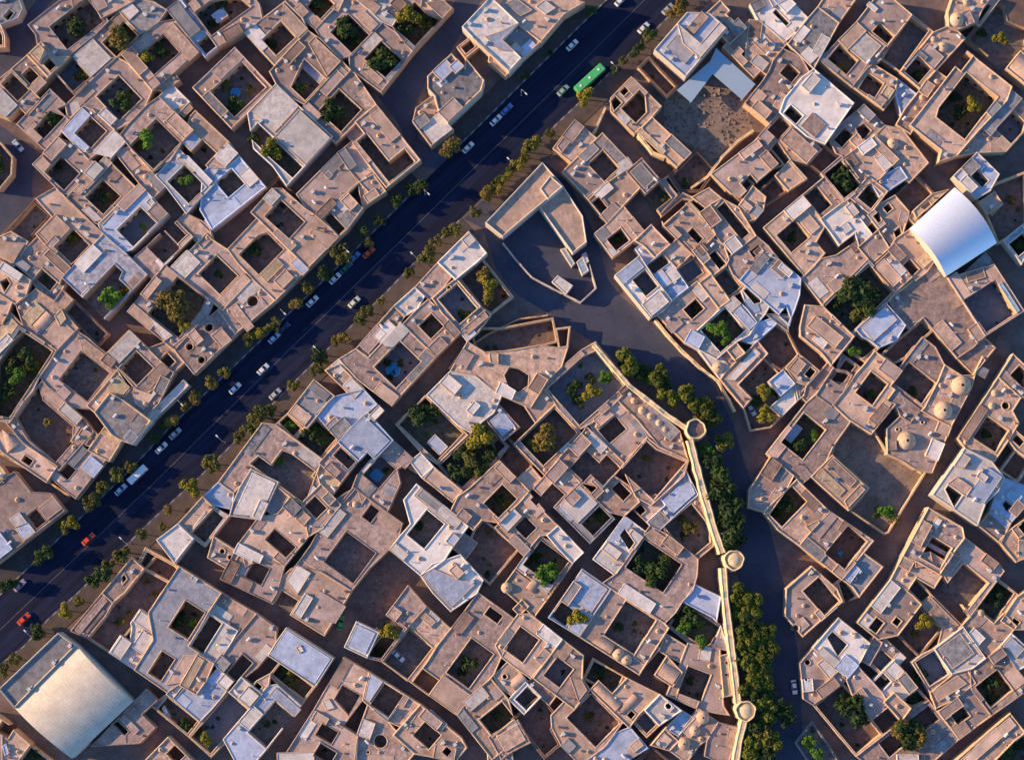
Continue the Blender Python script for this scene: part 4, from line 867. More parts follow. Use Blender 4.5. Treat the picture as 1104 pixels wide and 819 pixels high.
def tank_mesh(mt):
    m = MB()
    for x in (-.45, .45): m.box((x, 0, .2), (.08, .6, .4), m=1)
    a = [(math.cos(t * math.pi / 6) * .42, math.sin(t * math.pi / 6) * .42) for t in range(12)]
    vs = [(x, y, z + .75) for x, sc in ((-.85, .6), (-.75, 1), (.75, 1), (.85, .6)) for y, z in [(p * sc, q * sc) for p, q in a]]
    fs = [(j * 12 + i, j * 12 + (i + 1) % 12, (j + 1) * 12 + (i + 1) % 12, (j + 1) * 12 + i) for j in range(3) for i in range(12)] + [tuple(range(11, -1, -1)), tuple(range(36, 48))]
    m.add(vs, fs, 0); m.lathe((0, 0, 1.15), [(.14, 0), (.14, .08)], 8, 0)
    return m.mesh('water_tank', [mt, 'lamp_metal'])
def chimney_mesh():
    m = MB(); m.box((0, 0, .4), (.55, .55, .8), m=0, taper=.85); m.box((0, 0, .84), (.62, .62, .1), m=0); m.box((0, 0, .9), (.3, .3, .03), m=1)
    return m.mesh('chimney', ['parapet_mud', 'dark_hole'])
def skylight_mesh():
    m = MB(); pr = [(.75, -.02), (.74, .1), (.66, .3), (.5, .46), (.3, .55), (.24, .56)]
    m.lathe((0, 0, 0), pr, 14, 0, cap=False); m.lathe((0, 0, 0), [(.26, .5), (.05, .5)], 14, 1)
    return m.mesh('skylight', ['parapet_mud', 'dark_hole'], True)
def vent_mesh():
    m = MB(); m.lathe((0, 0, 0), [(.1, 0), (.1, .7), (.2, .72), (.2, .78), (.02, .95)], 8, 0); return m.mesh('vent_pipe', ['lamp_metal'])
def dish_mesh():
    m = MB(); m.tube((0, 0, 0), (0, 0, .6), .04, .04, 6, 0)
    vs = []; n = 14
    q = Vector((-.3, -.7, .6)).to_track_quat('Z', 'Y')
    for rr, z in ((.05, 0), (.3, .04), (.5, .13), (.62, .22)):
        for i in range(n): vs.append(Vector((0, 0, .75)) + q @ Vector((rr * math.cos(6.283 * i / n), rr * math.sin(6.283 * i / n), z)))
    fs = [(j * n + i, j * n + (i + 1) % n, (j + 1) * n + (i + 1) % n, (j + 1) * n + i) for j in range(3) for i in range(n)] + [tuple(range(n - 1, -1, -1))]
    m.add(vs, fs, 0); m.tube((0, 0, .75), q @ Vector((0, 0, .45)) + Vector((0, 0, .75)), .02, .04, 5, 0)
    return m.mesh('satellite_dish', ['lamp_metal'])
PART = {'window': window_mesh(), 'door': door_mesh(), 'arched_niche': arch_mesh(), 'cooler': cooler_mesh(), 'water_tank': tank_mesh('tank_white'),
        'chimney': chimney_mesh(), 'skylight': skylight_mesh(), 'vent_pipe': vent_mesh(), 'satellite_dish': dish_mesh()}
BLUE_TANK = tank_mesh('tank_blue')
def part(kind, root, w, rz=0.0, s=1.0, me=None):
    o = obj(kind, me or PART[kind], root); o.location = Vector(w) - root.location; o.rotation_euler = (0, 0, rz); o.scale = (s, s, s); return o

# ------------------------------------------------------------------ shells
def shell(V, T, loops, z0, z1, base, org, par_out, par_in, w=0.5):
    """(wall mesh data, roof data, parapet data) relative to org"""
    ox, oy, oz = org
    use = sorted({i for t in T for i in t}); ren = {i: k for k, i in enumerate(use)}
    roof = ([(V[i].x - ox, V[i].y - oy, z1 - oz) for i in use], [tuple(ren[i] for i in t) for t in T])
    wv, wf, pv, pf = [], [], [], []
    for lp in loops:
        pts = [V[i] for i in lp]
        cl = []                                                   # drop doubled points
        for p in pts:
            if not cl or (p - cl[-1]).length > 0.02: cl.append(p)
        if len(cl) > 2 and (cl[0] - cl[-1]).length < 0.02: cl.pop()
        if len(cl) < 3: continue
        outer = area2(cl) > 0
        hp = par_out if outer else par_in
        n = len(cl)
        for i in range(n):
            a, b = cl[i], cl[(i + 1) % n]; k = len(wv)
            wv += [(a.x - ox, a.y - oy, z0 - oz), (b.x - ox, b.y - oy, z0 - oz), (b.x - ox, b.y - oy, z1 - oz), (a.x - ox, a.y - oy, z1 - oz)]
            wf.append((k, k + 1, k + 2, k + 3))
        if hp <= 0: continue
        ww = w if outer else w * .8
        prof = [(-0.05, 0.0), (-0.02, hp * .3), (ww * .2, hp * .88), (ww * .42, hp), (ww * .66, hp * .78), (ww, -0.03)]
        rings = [offset(cl, d) for d, _ in prof]; k0 = len(pv)
        for (d, z), ring in zip(prof, rings): pv += [(p.x - ox, p.y - oy, z1 + z - oz) for p in ring]
        for j in range(len(prof) - 1):
            for i in range(n):
                i2 = (i + 1) % n; pf.append((k0 + j * n + i, k0 + j * n + i2, k0 + (j + 1) * n + i2, k0 + (j + 1) * n + i))
    return (wv, wf), roof, (pv, pf)
def near_pt(p, a, b):
    dx, dy = b[0] - a[0], b[1] - a[1]; L2 = dx * dx + dy * dy
    k = 0 if L2 < 1e-9 else max(0, min(1, ((p[0] - a[0]) * dx + (p[1] - a[1]) * dy) / L2)); return (a[0] + dx * k, a[1] + dy * k)
import numpy as np
def main_angle(polys):
    cx = sx = 0.0
    for p in polys:
        for i in range(len(p)):
            dx, dy = p[(i + 1) % len(p)][0] - p[i][0], p[(i + 1) % len(p)][1] - p[i][1]; l = math.hypot(dx, dy); a = math.atan2(dy, dx) * 4
            cx += l * math.cos(a); sx += l * math.sin(a)
    return math.atan2(sx, cx) / 4
def square_up(p, ang, tol=R(17)):
    """walls that nearly follow the house's main direction are made to follow it"""
    n = len(p)
    if n < 4: return p
    A, B = [], []
    for i in range(n):
        j = (i + 1) % n; dx, dy = p[j][0] - p[i][0], p[j][1] - p[i][1]; l = math.hypot(dx, dy)
        if l < 1e-6: continue
        d = (math.atan2(dy, dx) - ang + math.pi / 4) % (math.pi / 2) - math.pi / 4
        if abs(d) > tol: continue
        t = math.atan2(dy, dx) - d; r = np.zeros(2 * n); nx, ny = -math.sin(t), math.cos(t); w = 6.0
        r[2 * j] += nx * w; r[2 * j + 1] += ny * w; r[2 * i] -= nx * w; r[2 * i + 1] -= ny * w; A.append(r); B.append(0.0)
    if not A: return p
    for i in range(n):
        for k in range(2): r = np.zeros(2 * n); r[2 * i + k] = 1.0; A.append(r); B.append(p[i][k])
    x = np.linalg.lstsq(np.array(A), np.array(B), rcond=None)[0]
    return [(x[2 * i], x[2 * i + 1]) for i in range(n)]
def simple(poly):
    """drop doubled points"""
    out = []
    for p in poly:
        if not out or (p - out[-1]).length > 0.05: out.append(p)
    return out
def largest(T, loops):
    """keep the biggest connected piece"""
    left = set(range(len(T))); best = []
    while left:
        st = [left.pop()]; comp = list(st)
        while st:
            f = set(T[st.pop()])
            for j in [j for j in left if len(f & set(T[j])) >= 2]: left.discard(j); st.append(j); comp.append(j)
        if len(comp) > len(best): best = comp
    T2 = [T[j] for j in best]; vs = {v for t in T2 for v in t}
    return T2, [l for l in loops if l[0] in vs and l[1] in vs]
COLOR = {'t': 'tan', 'm': 'mauve-brown', 'g': 'grey', 'w': 'white', 'b': 'blue-white', 'y': 'yellow-brown', 'r': 'red-brown', 'z': 'blue-green', 'h': 'pale grey', 'd': 'earth'}
FLOORZ = [0]
def house(line, ox, oy, out_px, ang):
    toks = [t.strip() for t in line.split('/')]
    def pxs(s): return square_up([(ox + float(a) / 3.9, oy + float(b) / 3.9) for a, b in (q.split(',')[:2] for q in s.split())], ang)
    head, rest = toks[0].split(' ', 1)
    code = head[0]; rc = {'d': 't', 'o': 'y'}.get(code, code)
    H = float(head.split(':')[1]) if ':' in head else random.uniform(4.3, 5.1)
    H += random.uniform(-.18, .18)
    low = H < 3.75
    out = simple(ccw([P(x, y, H) for x, y in out_px]))
    raw = pxs(rest); cx = sum(p[0] for p in raw) / len(raw); cy = sum(p[1] for p in raw) / len(raw)
    if len(out) > 2: out = ccw(offset(out, -0.12))
    A = abs(area2(out))
    c0 = P(cx, cy, 0)
    courts, blocks, vaults, domes, trees, pools, sheds, marks = [], [], [], [], [], [], [], []
    for t in toks[1:]:
        k, _, a = t.partition(' ')
        if k == 'ci': courts.append((ccw(offset(out, float(a) / 3.9 * MPP)), code if code in 'rd' else 'c'))
        elif k == 'k':
            x, y, r = (float(q) for q in a.split(',')); c = P(ox + x / 3.9, oy + y / 3.9, H); r *= MPP / 3.9
            courts.append(([Vector((c.x + r * math.cos(i * .3927), c.y + r * math.sin(i * .3927))) for i in range(16)], 'k'))
        elif k in ('c', 'cr', 'cg', 'cb'): courts.append((ccw([P(x, y, H) for x, y in pxs(a)]), k[1:] or 'c'))
        elif k == 's' or k == 'sb': sheds.append(('b' if k == 'sb' or code != 't' else 'm', pxs(a)))
        elif k[0] == 'b': blocks.append((k[1], float(k[2:] or 1), pxs(a)))
        elif k[0] == 'v': vaults.append((k[1], pxs(a)))
        elif k == 'd': domes.append([float(q) for q in a.split(',')])
        elif k in ('fd', 'fg', 'fy', 'fo', 'fs', 'palm'): trees.append((k, [float(q) for q in a.split(',')]))
        elif k in 'oq': pools.append((k, [float(q) for q in a.split(',')]))
        elif k == 'mark': marks.append([float(q) for q in a.split(',')])
    holes = [c for c, _ in courts]
    big = [c for c, f in courts if f != 'k']
    V, T, loops = region(out, holes)
    yard = low and any(f != 'k' for _, f in courts) and sum(abs(area2(c)) for c in big) > A * .45
    name = 'walled_yard' if yard else ('courtyard_house' if big else ('domed_house' if domes else ('vaulted_house' if vaults else 'flat_roofed_house')))
    root = empty(name, (c0.x, c0.y, 0)); org = root.location
    pale = code in 'wbz'
    wm = 'pale_wall' if pale or (code == 'g') else 'mud_wall'
    pm = random.choice(('pale_wall', 'roof_' + rc, 'roof_' + rc + '2')) if pale else random.choice(('parapet_mud', 'parapet_mud', 'mud_wall', 'roof_' + rc + '1', 'roof_' + rc))
    pout = random.choice((.22, .34, .42, .5)) if not low else .2
    (wv, wf), (rv, rf), (pv, pf) = shell(V, T, loops, -0.02, H, 0, org, pout, random.choice((.12, .2, .28)) if not low else .2, random.uniform(.42, .58))
    obj('wall', mesh_from('wall', wv, wf, [wm]), root)
    obj('roof' if not yard else 'wall_top', mesh_from('roof', rv, rf, ['roof_' + rc + random.choice(('', '1', '2'))]), root)
    if pf: obj('parapet', mesh_from('parapet', pv, pf, [pm]), root)
    for c, f in courts:
        FLOORZ[0] += 1
        z = 0.045 + 0.0008 * FLOORZ[0]
        fv, ft, _ = region(simple(c))
        ca_ = abs(area2(c))
        if ca_ > 18 and f != 'k' and not (code in 'd'):
            pr = random.Random(int(c[0].x * 31 + c[0].y * 17)); xs = [p.x for p in c]; ys = [p.y for p in c]
            for _ in range(min(7, int(ca_ / 16)) if f in 'gr' or pr.random() < .6 else 0):
                pp = Vector((pr.uniform(min(xs), max(xs)), pr.uniform(min(ys), max(ys)))); rr_ = pr.uniform(.45, 1.0)
                if not inside(pp, c) or not inside(pp, out) or min((pp - Vector(near_pt(pp, c[i - 1], c[i]))).length for i in range(len(c))) < rr_: continue
                kk = pr.choice('ddso' if f == 'r' else 'dddgs')
                po = obj('planting', CROWNS[kk][pr.randrange(4)], root, (pp.x - org.x, pp.y - org.y, .25)); po.scale = (rr_, rr_, rr_ * .7); po.rotation_euler = (0, 0, pr.uniform(0, 6))
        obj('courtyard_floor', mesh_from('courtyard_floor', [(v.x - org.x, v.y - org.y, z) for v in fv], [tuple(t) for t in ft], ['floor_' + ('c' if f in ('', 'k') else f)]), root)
    # openings on the court walls
    nopen = 0
    if not yard and H > 3.2:
        for lp in loops:
            pts = [V[i] for i in lp]
            if area2(pts) > 0: continue
            if abs(area2(pts)) < 6: continue
            for i in range(len(pts)):
                a, b = pts[i], pts[(i + 1) % len(pts)]; e = b - a; ln = e.length
                if ln < 2.6 or nopen > 13: continue
                e.normalize(); nrm = Vector((e.y, -e.x))                  # points out of the building, into the court
                n = min(4, int(ln / 2.3)); rz = math.atan2(nrm.x, -nrm.y) 
                for j in range(n):
                    p = a + e * ln * (j + .5) / n + nrm * 0.005
                    kind = 'door' if (j == n // 2 and n > 1) else ('window' if (nopen + i) % 3 else 'arched_niche')
                    part(kind, root, (p.x, p.y, 0.25 if kind != 'window' else 0.95), rz); nopen += 1
    # raised rooms and roof coverings; long plain wings step up or down like the ones around them
    dzs = 0
    if not yard and len(blocks) < 2 and A > 80 and not vaults:
        rr = random.Random(int(cx * 7 + cy * 13))
        es = sorted(range(len(out)), key=lambda i: -(out[(i + 1) % len(out)] - out[i]).length)
        for i in es[:(4 if A > 220 else 3 if A > 130 else 2) - len(blocks)]:
            a, b = out[i], out[(i + 1) % len(out)]; d = b - a
            if d.length < 5 or rr.random() < .15: continue
            n_ = Vector((-d.y, d.x)).normalized(); u = rr.choice((0, 0, .25, .45)); w_ = rr.uniform(.35, .62); dp = rr.uniform(2.8, 4.6)
            u1 = min(1, u + w_)
            blocks.append((rr.choice({'t': 'tmmngw', 'm': 'ttngmw'}.get(code, 'wwbgm')), rr.choice((.1, .18, .3, .45, .7, 1.0)), [a + d * u + n_ * .02, a + d * u1 + n_ * .02, a + d * u1 + n_ * dp, a + d * u + n_ * dp]))
    for bc, dz, bp in blocks:
        dzs += 1; zt = H + dz + 0.013 * dzs
        pts = simple(ccw(bp if isinstance(bp[0], Vector) else [P(x, y, zt) for x, y in bp]))
        hs = [h for h in holes]
        bv, bt, bl = region(pts, hs)
        if not bt: continue
        bt, bl = largest(bt, bl)
        sh = shell(bv, bt, bl, H - 0.03, zt, 0, org, .16 if dz > .5 else (.07 if dz > .2 else 0), .08, .3)
        m = MB(); m.add(*sh[0], 0); m.add(*sh[1], 1); m.add(*sh[2], 2)
        bcc = {'o': 'y'}.get(bc, bc)
        obj('upper_room' if dz > .55 else 'raised_roof', m.mesh('upper_room', ['pale_wall' if bcc in 'wbz' else 'mud_wall', 'roof_' + bcc + random.choice(('', '1', '2')), 'roof_' + bcc if random.random() < .6 else 'parapet_mud'], weld=.03), root)
    for vc, vp in vaults:
        q = [P(x, y, H) for x, y in vp]
        vs, fs = [], []; n = 12
        d1 = (q[1] - q[0]).length
        axis_short = (q[1] - q[0]).length < (q[3] - q[0]).length
        A0, A1, B0, B1 = (q[0], q[1], q[3], q[2]) if axis_short else (q[1], q[2], q[0], q[3])
        span = (A1 - A0).length; rise = span * .19
        for a, b in ((A0, A1), (B0, B1)):
            for i in range(n + 1):
                t = i / n; p = a.lerp(b, t); vs.append((p.x - org.x, p.y - org.y, H - .05 + .25 + rise * math.sin(math.pi * t) ** .8 if 0 < i < n else H - .05))
        for i in range(n): fs.append((i, i + 1, n + 2 + i, n + 1 + i))
        fs += [tuple(range(n, -1, -1)), tuple(range(n + 1, 2 * n + 2))]
        obj('vault', mesh_from('vault', vs, fs, ['roof_' + vc], smooth=False), root)
    for x, y, r in domes:
        r = max(.7, r * MPP / 3.9 * (.86 if r > 25 else 1)); c = P(ox + x / 3.9, oy + y / 3.9, H + r * .3); m = MB()
        prof = [(r * 1.06, -.05), (r * 1.04, r * .12), (r * .96, r * .32), (r * .8, r * .52), (r * .58, r * .68), (r * .34, r * .78), (r * .16, r * .81)]
        m.lathe((0, 0, 0), prof, 22, 0, cap=False); m.lathe((0, 0, r * .74), [(r * .17, .02), (.01, .02)], 12, 1, cap=False)
        o = obj('dome', m.mesh('dome', ['parapet_mud', 'dark_hole'], True), root); o.location = Vector((c.x, c.y, H)) - org
    for k, (x, y, r) in pools:
        FLOORZ[0] += 1
        z = 0.05 + 0.0008 * FLOORZ[0]
        r *= MPP / 3.9; c = P(ox + x / 3.9, oy + y / 3.9, 0.4); m = MB(); n = 20 if k == 'o' else 4
        m.lathe((0, 0, 0), [(r * 1.16, 0), (r * 1.16, .42), (r, .45), (r, .05)], n, 0, cap=False)
        o = obj('pool', m.mesh('pool', ['pool_tile']), root, (c.x - org.x, c.y - org.y, z)); o.rotation_euler = (0, 0, .05)
        w = MB(); w.lathe((0, 0, 0), [(r * .99, .30)], n, 0, cap=True); obj('water', w.mesh('water', ['pool_water']), o)
    for sc, sp in sheds:
        hz = 2.8 + random.uniform(0, .2); pts = simple(ccw([P(x, y, hz) for x, y in sp])); sv, st, slp = region(pts)
        sh = shell(sv, st, slp, 0.02, hz, 0, org, .12, 0, .3); m = MB(); m.add(*sh[0], 0); m.add(*sh[1], 1); m.add(*sh[2], 0)
        obj('lean_to', m.mesh('lean_to', ['pale_wall', 'roof_' + sc]), root)
    for x, y in marks:                                              # white painted bars in the shape of an H
        c = P(ox + x / 3.9, oy + y / 3.9, H + .02); m = MB(); a = R(42)
        ca, sa = math.cos(a), math.sin(a)
        for u, v, du, dv in ((-1.1, 0, .8, 3.4), (1.1, 0, .8, 3.4), (0, 0, 1.4, .8)): m.box((c.x - org.x + u * ca - v * sa, c.y - org.y + u * sa + v * ca, H + .03), (du, dv, .04), a)
        obj('roof_mark', m.mesh('roof_mark', ['metal_white']), root)
    # equipment on the roof
    if not yard:
        tri = [(t, abs(area2([V[i] for i in t]))) for t in T if len(t) == 3]; tot = sum(a for _, a in tri)
        regs = [ccw(bp if isinstance(bp[0], Vector) else [P(x, y, H) for x, y in bp]) for _, _, bp in blocks] + [ccw([P(x, y, H) for x, y in vp]) for _, vp in vaults]
        dm = [(P(ox + x / 3.9, oy + y / 3.9, H), r * MPP / 3.9 + .8) for x, y, r in domes]
        want = min(5, int(tot / 42) + (random.random() < .6)); placed = []; tries = 0
        edges = [(V[lp[i]], V[lp[(i + 1) % len(lp)]]) for lp in loops for i in range(len(lp))]
        while len(placed) < want and tries < 60 and tot > 12:
            tries += 1; u = random.uniform(0, tot)
            for t, a in tri:
                u -= a
                if u <= 0: break
            a, b = random.random(), random.random()
            if a + b > 1: a, b = 1 - a, 1 - b
            p = V[t[0]] + (V[t[1]] - V[t[0]]) * a + (V[t[2]] - V[t[0]]) * b
            if any(inside(p, g_) for g_ in regs) or any((p - Vector(d[:2])).length < r for d, r in dm) or any((p - q).length < 2.2 for q in placed): continue
            def dist(p, s):
                d = s[1] - s[0]; L2 = d.length_squared
                k = 0 if L2 == 0 else max(0, min(1, (p - s[0]).dot(d) / L2)); return (p - (s[0] + d * k)).length
            if min(dist(p, s) for s in edges) < 1.15: continue
            placed.append(p); u = random.random(); rz = R(45) + random.choice((0, 1, 2, 3)) * math.pi / 2
            if u < .24: part('cooler', root, (p.x, p.y, H), rz, .95)
            elif u < .46: part('skylight', root, (p.x, p.y, H), 0, random.uniform(.7, 1.15))
            elif u < .66: part('chimney', root, (p.x, p.y, H), rz, random.uniform(.8, 1.1))
            elif u < .80: part('vent_pipe', root, (p.x, p.y, H))
            elif u < .90: part('satellite_dish', root, (p.x, p.y, H), random.uniform(-.4, .4), .9)
            else: part('water_tank', root, (p.x, p.y, H), rz, .9, BLUE_TANK if random.random() < .2 else None)
    for k, v in trees:
        if k == 'palm': palm(ox + v[0] / 3.9, oy + v[1] / 3.9, v[2] / 3.9)
        else: tree(k[1], ox + v[0] / 3.9, oy + v[1] / 3.9, v[2] / 3.9, 'court', low=True)
    # words
    nb = len(big); ntree = len([1 for k, v in trees if v[2] > 12])
    size = 'small' if A < 110 else ('large' if A > 300 else '')
    look = (size + ' ' + COLOR[code]).strip()
    if yard: look += ' walled yard' + (' with trees' if ntree else '')
    elif any(f == 'k' for _, f in courts): look += ' roof with round openings'
    elif domes and not big: look += ' domed house'
    elif vaults: look += ' house with vaults'
    elif pools: look += ' house with a blue pool'
    elif nb > 1: look += ' house with several courts'
    elif nb == 1: look += (' court house with greenery' if ntree else ' court house')
    else: look += ' roofed block'
    tag(root, None, 'walled yard' if yard else 'house', 'walled yards' if yard else 'mud-brick houses of the old town')
    TO_LABEL.append((root, look, cx, cy))
    return root

PLOTS = []
_ox = _oy = 0
for _l in SURVEY.strip().splitlines():
    if _l[0] == '@': _ox, _oy = (float(q) for q in _l[1:].split(',')); continue
    def _poly(s): return [(_ox + float(a) / 3.9, _oy + float(b) / 3.9) for a, b in (q.split(',')[:2] for q in s.split())]
    _out = _poly(_l.split('/')[0].split(' ', 1)[1])
    _ang = main_angle([_out] + [_poly(t.strip().split(' ', 1)[1]) for t in _l.split('/')[1:] if t.strip().split(' ')[0] in ('c', 'cr', 'cg', 'cb')])
    PLOTS.append((_l, _ox, _oy, square_up(_out, _ang), _ang))
def close_gaps(tol=6.6, step=14.0):
    """neighbouring houses share their party walls: pull each outline on to the next one where only a sliver lies between"""
    O = [p[3] for p in PLOTS]
    B = [(min(x for x, _ in o), min(y for _, y in o), max(x for x, _ in o), max(y for _, y in o)) for o in O]
    for i in range(len(O)):
        if '/ free' in PLOTS[i][0]: continue
        dense = []
        for k, a in enumerate(O[i]):
            b = O[i][(k + 1) % len(O[i])]; n = max(1, int(math.hypot(b[0] - a[0], b[1] - a[1]) / step))
            dense += [(a[0] + (b[0] - a[0]) * j / n, a[1] + (b[1] - a[1]) * j / n, j == 0) for j in range(n)]
        near = [j for j in range(len(O)) if j != i and B[j][0] < B[i][2] + 6 and B[j][2] > B[i][0] - 6 and B[j][1] < B[i][3] + 6 and B[j][3] > B[i][1] - 6]
        new = []
        for x, y, corner in dense:
            best = None
            for j in near:
                if inside((x, y), O[j]): best = None; break
                for k in range(len(O[j])):
                    q = near_pt((x, y), O[j][k], O[j][(k + 1) % len(O[j])]); d = math.hypot(q[0] - x, q[1] - y)
                    if d < tol and (best is None or d < best[0]): best = (d, q)
            if best and best[0] > .2: new.append((*best[1], True))
            else: new.append((x, y, corner))
        out = [(x, y) for x, y, keep in new if keep]
        clean = []
        for p in out:
            if not clean or math.hypot(p[0] - clean[-1][0], p[1] - clean[-1][1]) > .8: clean.append(p)
        # drop points that lie on a straight run
        k = 0
        while k < len(clean) and len(clean) > 4:
            a, b, d = clean[k - 1], clean[k], clean[(k + 1) % len(clean)]; q = near_pt(b, a, d)
            if math.hypot(q[0] - b[0], q[1] - b[1]) < .45: clean.pop(k)
            else: k += 1
        O[i] = clean
    return O
for (_l, _ox, _oy, _, _ang), _o in zip(PLOTS, close_gaps()): house(_l, _ox, _oy, _o, _ang)

# ------------------------------------------------------------------ vaulted hall, curved shed, metal canopy, school
def arched_hall(name, quad_px, hw, rise, mat, wallmat, label, cat, ribs=26, extra=None):
    """quad_px: the eaves corners in order a, b, c, d; the roof curves from side ab over to side dc"""
    q = [P(x, y, hw) for x, y in quad_px]; c = (q[0] + q[1] + q[2] + q[3]) / 4
    root = empty(name, (c.x, c.y, 0)); org = root.location; n = 28; rows = ribs * 2
    vs, fs = [], []
    for j in range(rows + 1):
        s = j / rows; a = q[0].lerp(q[1], s); b = q[3].lerp(q[2], s)
        for i in range(n + 1):
            t = i / n; p = a.lerp(b, t); z = hw + rise * (1 - (2 * t - 1) ** 2) + (0.012 if j % 2 else 0)
            vs.append((p.x - org.x, p.y - org.y, z))
    for j in range(rows):
        for i in range(n): k = j * (n + 1) + i; fs.append((k, k + 1, k + n + 2, k + n + 1))
    k0 = len(vs)
    obj('vault_roof', mesh_from('vault_roof', vs, fs, [mat]), root)
    m = MB()
    for lo, hi in ((0, 1), (1, 2), (2, 3), (3, 0)):
        a, b = q[lo] - org, q[hi] - org; m.add([(a.x, a.y, 0), (b.x, b.y, 0), (b.x, b.y, hw + .02), (a.x, a.y, hw + .02)], [(0, 1, 2, 3)])
    obj('wall', m.mesh('wall', [wallmat]), root)
    for a, b, e in ((q[0], q[3], 1), (q[1], q[2], -1)):
        m = MB(); prf = [a.lerp(b, i / n) - org for i in range(n + 1)]; nn = (q[1] - q[0]).normalized() * (-.02 * e)
        vs = [(p.x + nn.x, p.y + nn.y, hw) for p in prf] + [(p.x + nn.x, p.y + nn.y, hw + rise * (1 - (2 * i / n - 1) ** 2) + .05) for i, p in enumerate(prf)]
        m.add(vs, [(i, i + 1, n + 2 + i, n + 1 + i) for i in range(n)]); obj('gable_wall', m.mesh('gable_wall', [wallmat]), root)
    tag(root, label, cat); return root, org
def px4(ox, oy, s): return [(ox + float(a) / 3.9, oy + float(b) / 3.9) for a, b in (q.split(',') for q in s.split())]
def flat_block(root, name, px, z0, z1, wall, roof, par=.3):
    pts = simple(ccw([P(x, y, z1) for x, y in px])); V, T, L = region(pts)
    sh = shell(V, T, L, z0, z1, 0, root.location, par, par, .5); m = MB(); m.add(*sh[0], 0); m.add(*sh[1], 1); m.add(*sh[2], 0)
    return obj(name, m.mesh(name, [wall, roof]), root)
hall, ho = arched_hall('vaulted_hall', px4(0, 609, '62,600 322,337 558,572 302,812'), 6.0, 2.8, 'hall_sheet', 'pale_wall', 'big hall with a cream curved sheet roof and flat grey front strip', 'hall')
flat_block(hall, 'front_annex', px4(0, 609, '-5,520 245,283 322,337 62,600'), -.02, 6.3, 'pale_wall', 'roof_g', .7)
for x, y in ((295, 338), (125, 520), (228, 410)):
    p = P(x / 3.9, 609 + y / 3.9, 6.3); part('cooler', hall, (p.x, p.y, 6.3), .8)
shed, _ = arched_hall('curved_shed', px4(824, 200, '612,180 800,8 978,242 765,382'), 6.5, 4.4, 'sheet_metal', 'pale_wall', 'shiny white barrel-roofed metal shed at the edge of the old town', 'shed', 22)
q = px4(540, 0, '740,380 880,258 905,203 1070,355 1015,420 890,312 800,432')
can = empty('metal_canopy', P(775, 80, 0))
pts = simple(ccw([P(x, y, 4.6) for x, y in q])); V, T, L = region(pts); m = MB()
sh = shell(V, T, L, 4.45, 4.6, 0, can.location, 0, 0); m.add(*sh[0]); m.add(*sh[1])
obj('sheet_roof', m.mesh('sheet_roof', ['metal_blue']), can)
for p in offset(pts, .5):
    m = MB(); m.tube((p.x - can.location.x, p.y - can.location.y, 0), (p.x - can.location.x, p.y - can.location.y, 4.46), .09, .09, 8); obj('post', m.mesh('post', ['lamp_metal']), can)
for i in range(0, 9):                                                # standing seams of the sheet
    pass
tag(can, 'L-shaped blue-green sheet metal canopy on posts over the bare lot', 'canopy')

sch = empty('school_building', P(590, 222, 0))
flat_block(sch, 'north_wing', px4(540, 200, '-66,158 175,-97 265,5 160,88 8,217'), -.02, 6.2, 'pale_wall', 'roof_t', .9)
flat_block(sch, 'east_wing', px4(540, 200, '160,90 265,7 345,128 362,240 302,287'), -.02, 5.4, 'pale_wall', 'roof_t', .7)
flat_block(sch, 'stair_room', px4(540, 200, '165,14 208,-42 262,5 198,60'), 6.0, 7.4, 'pale_wall', 'roof_t', .3)
for i in range(7):
    a = P(*px4(540, 200, '8,220')[0], 0); b = P(*px4(540, 200, '160,95')[0], 0); d = (b - a).normalized(); nrm = Vector((d.y, -d.x, 0))
    p = a.lerp(b, (i + .5) / 7) + nrm * 0.02; part('door' if i == 3 else 'window', sch, (p.x, p.y, .1 if i == 3 else 1.2), math.atan2(nrm.x, -nrm.y), 1.1)
tag(sch, 'two-winged tan school building around a triangular asphalt yard', 'school')
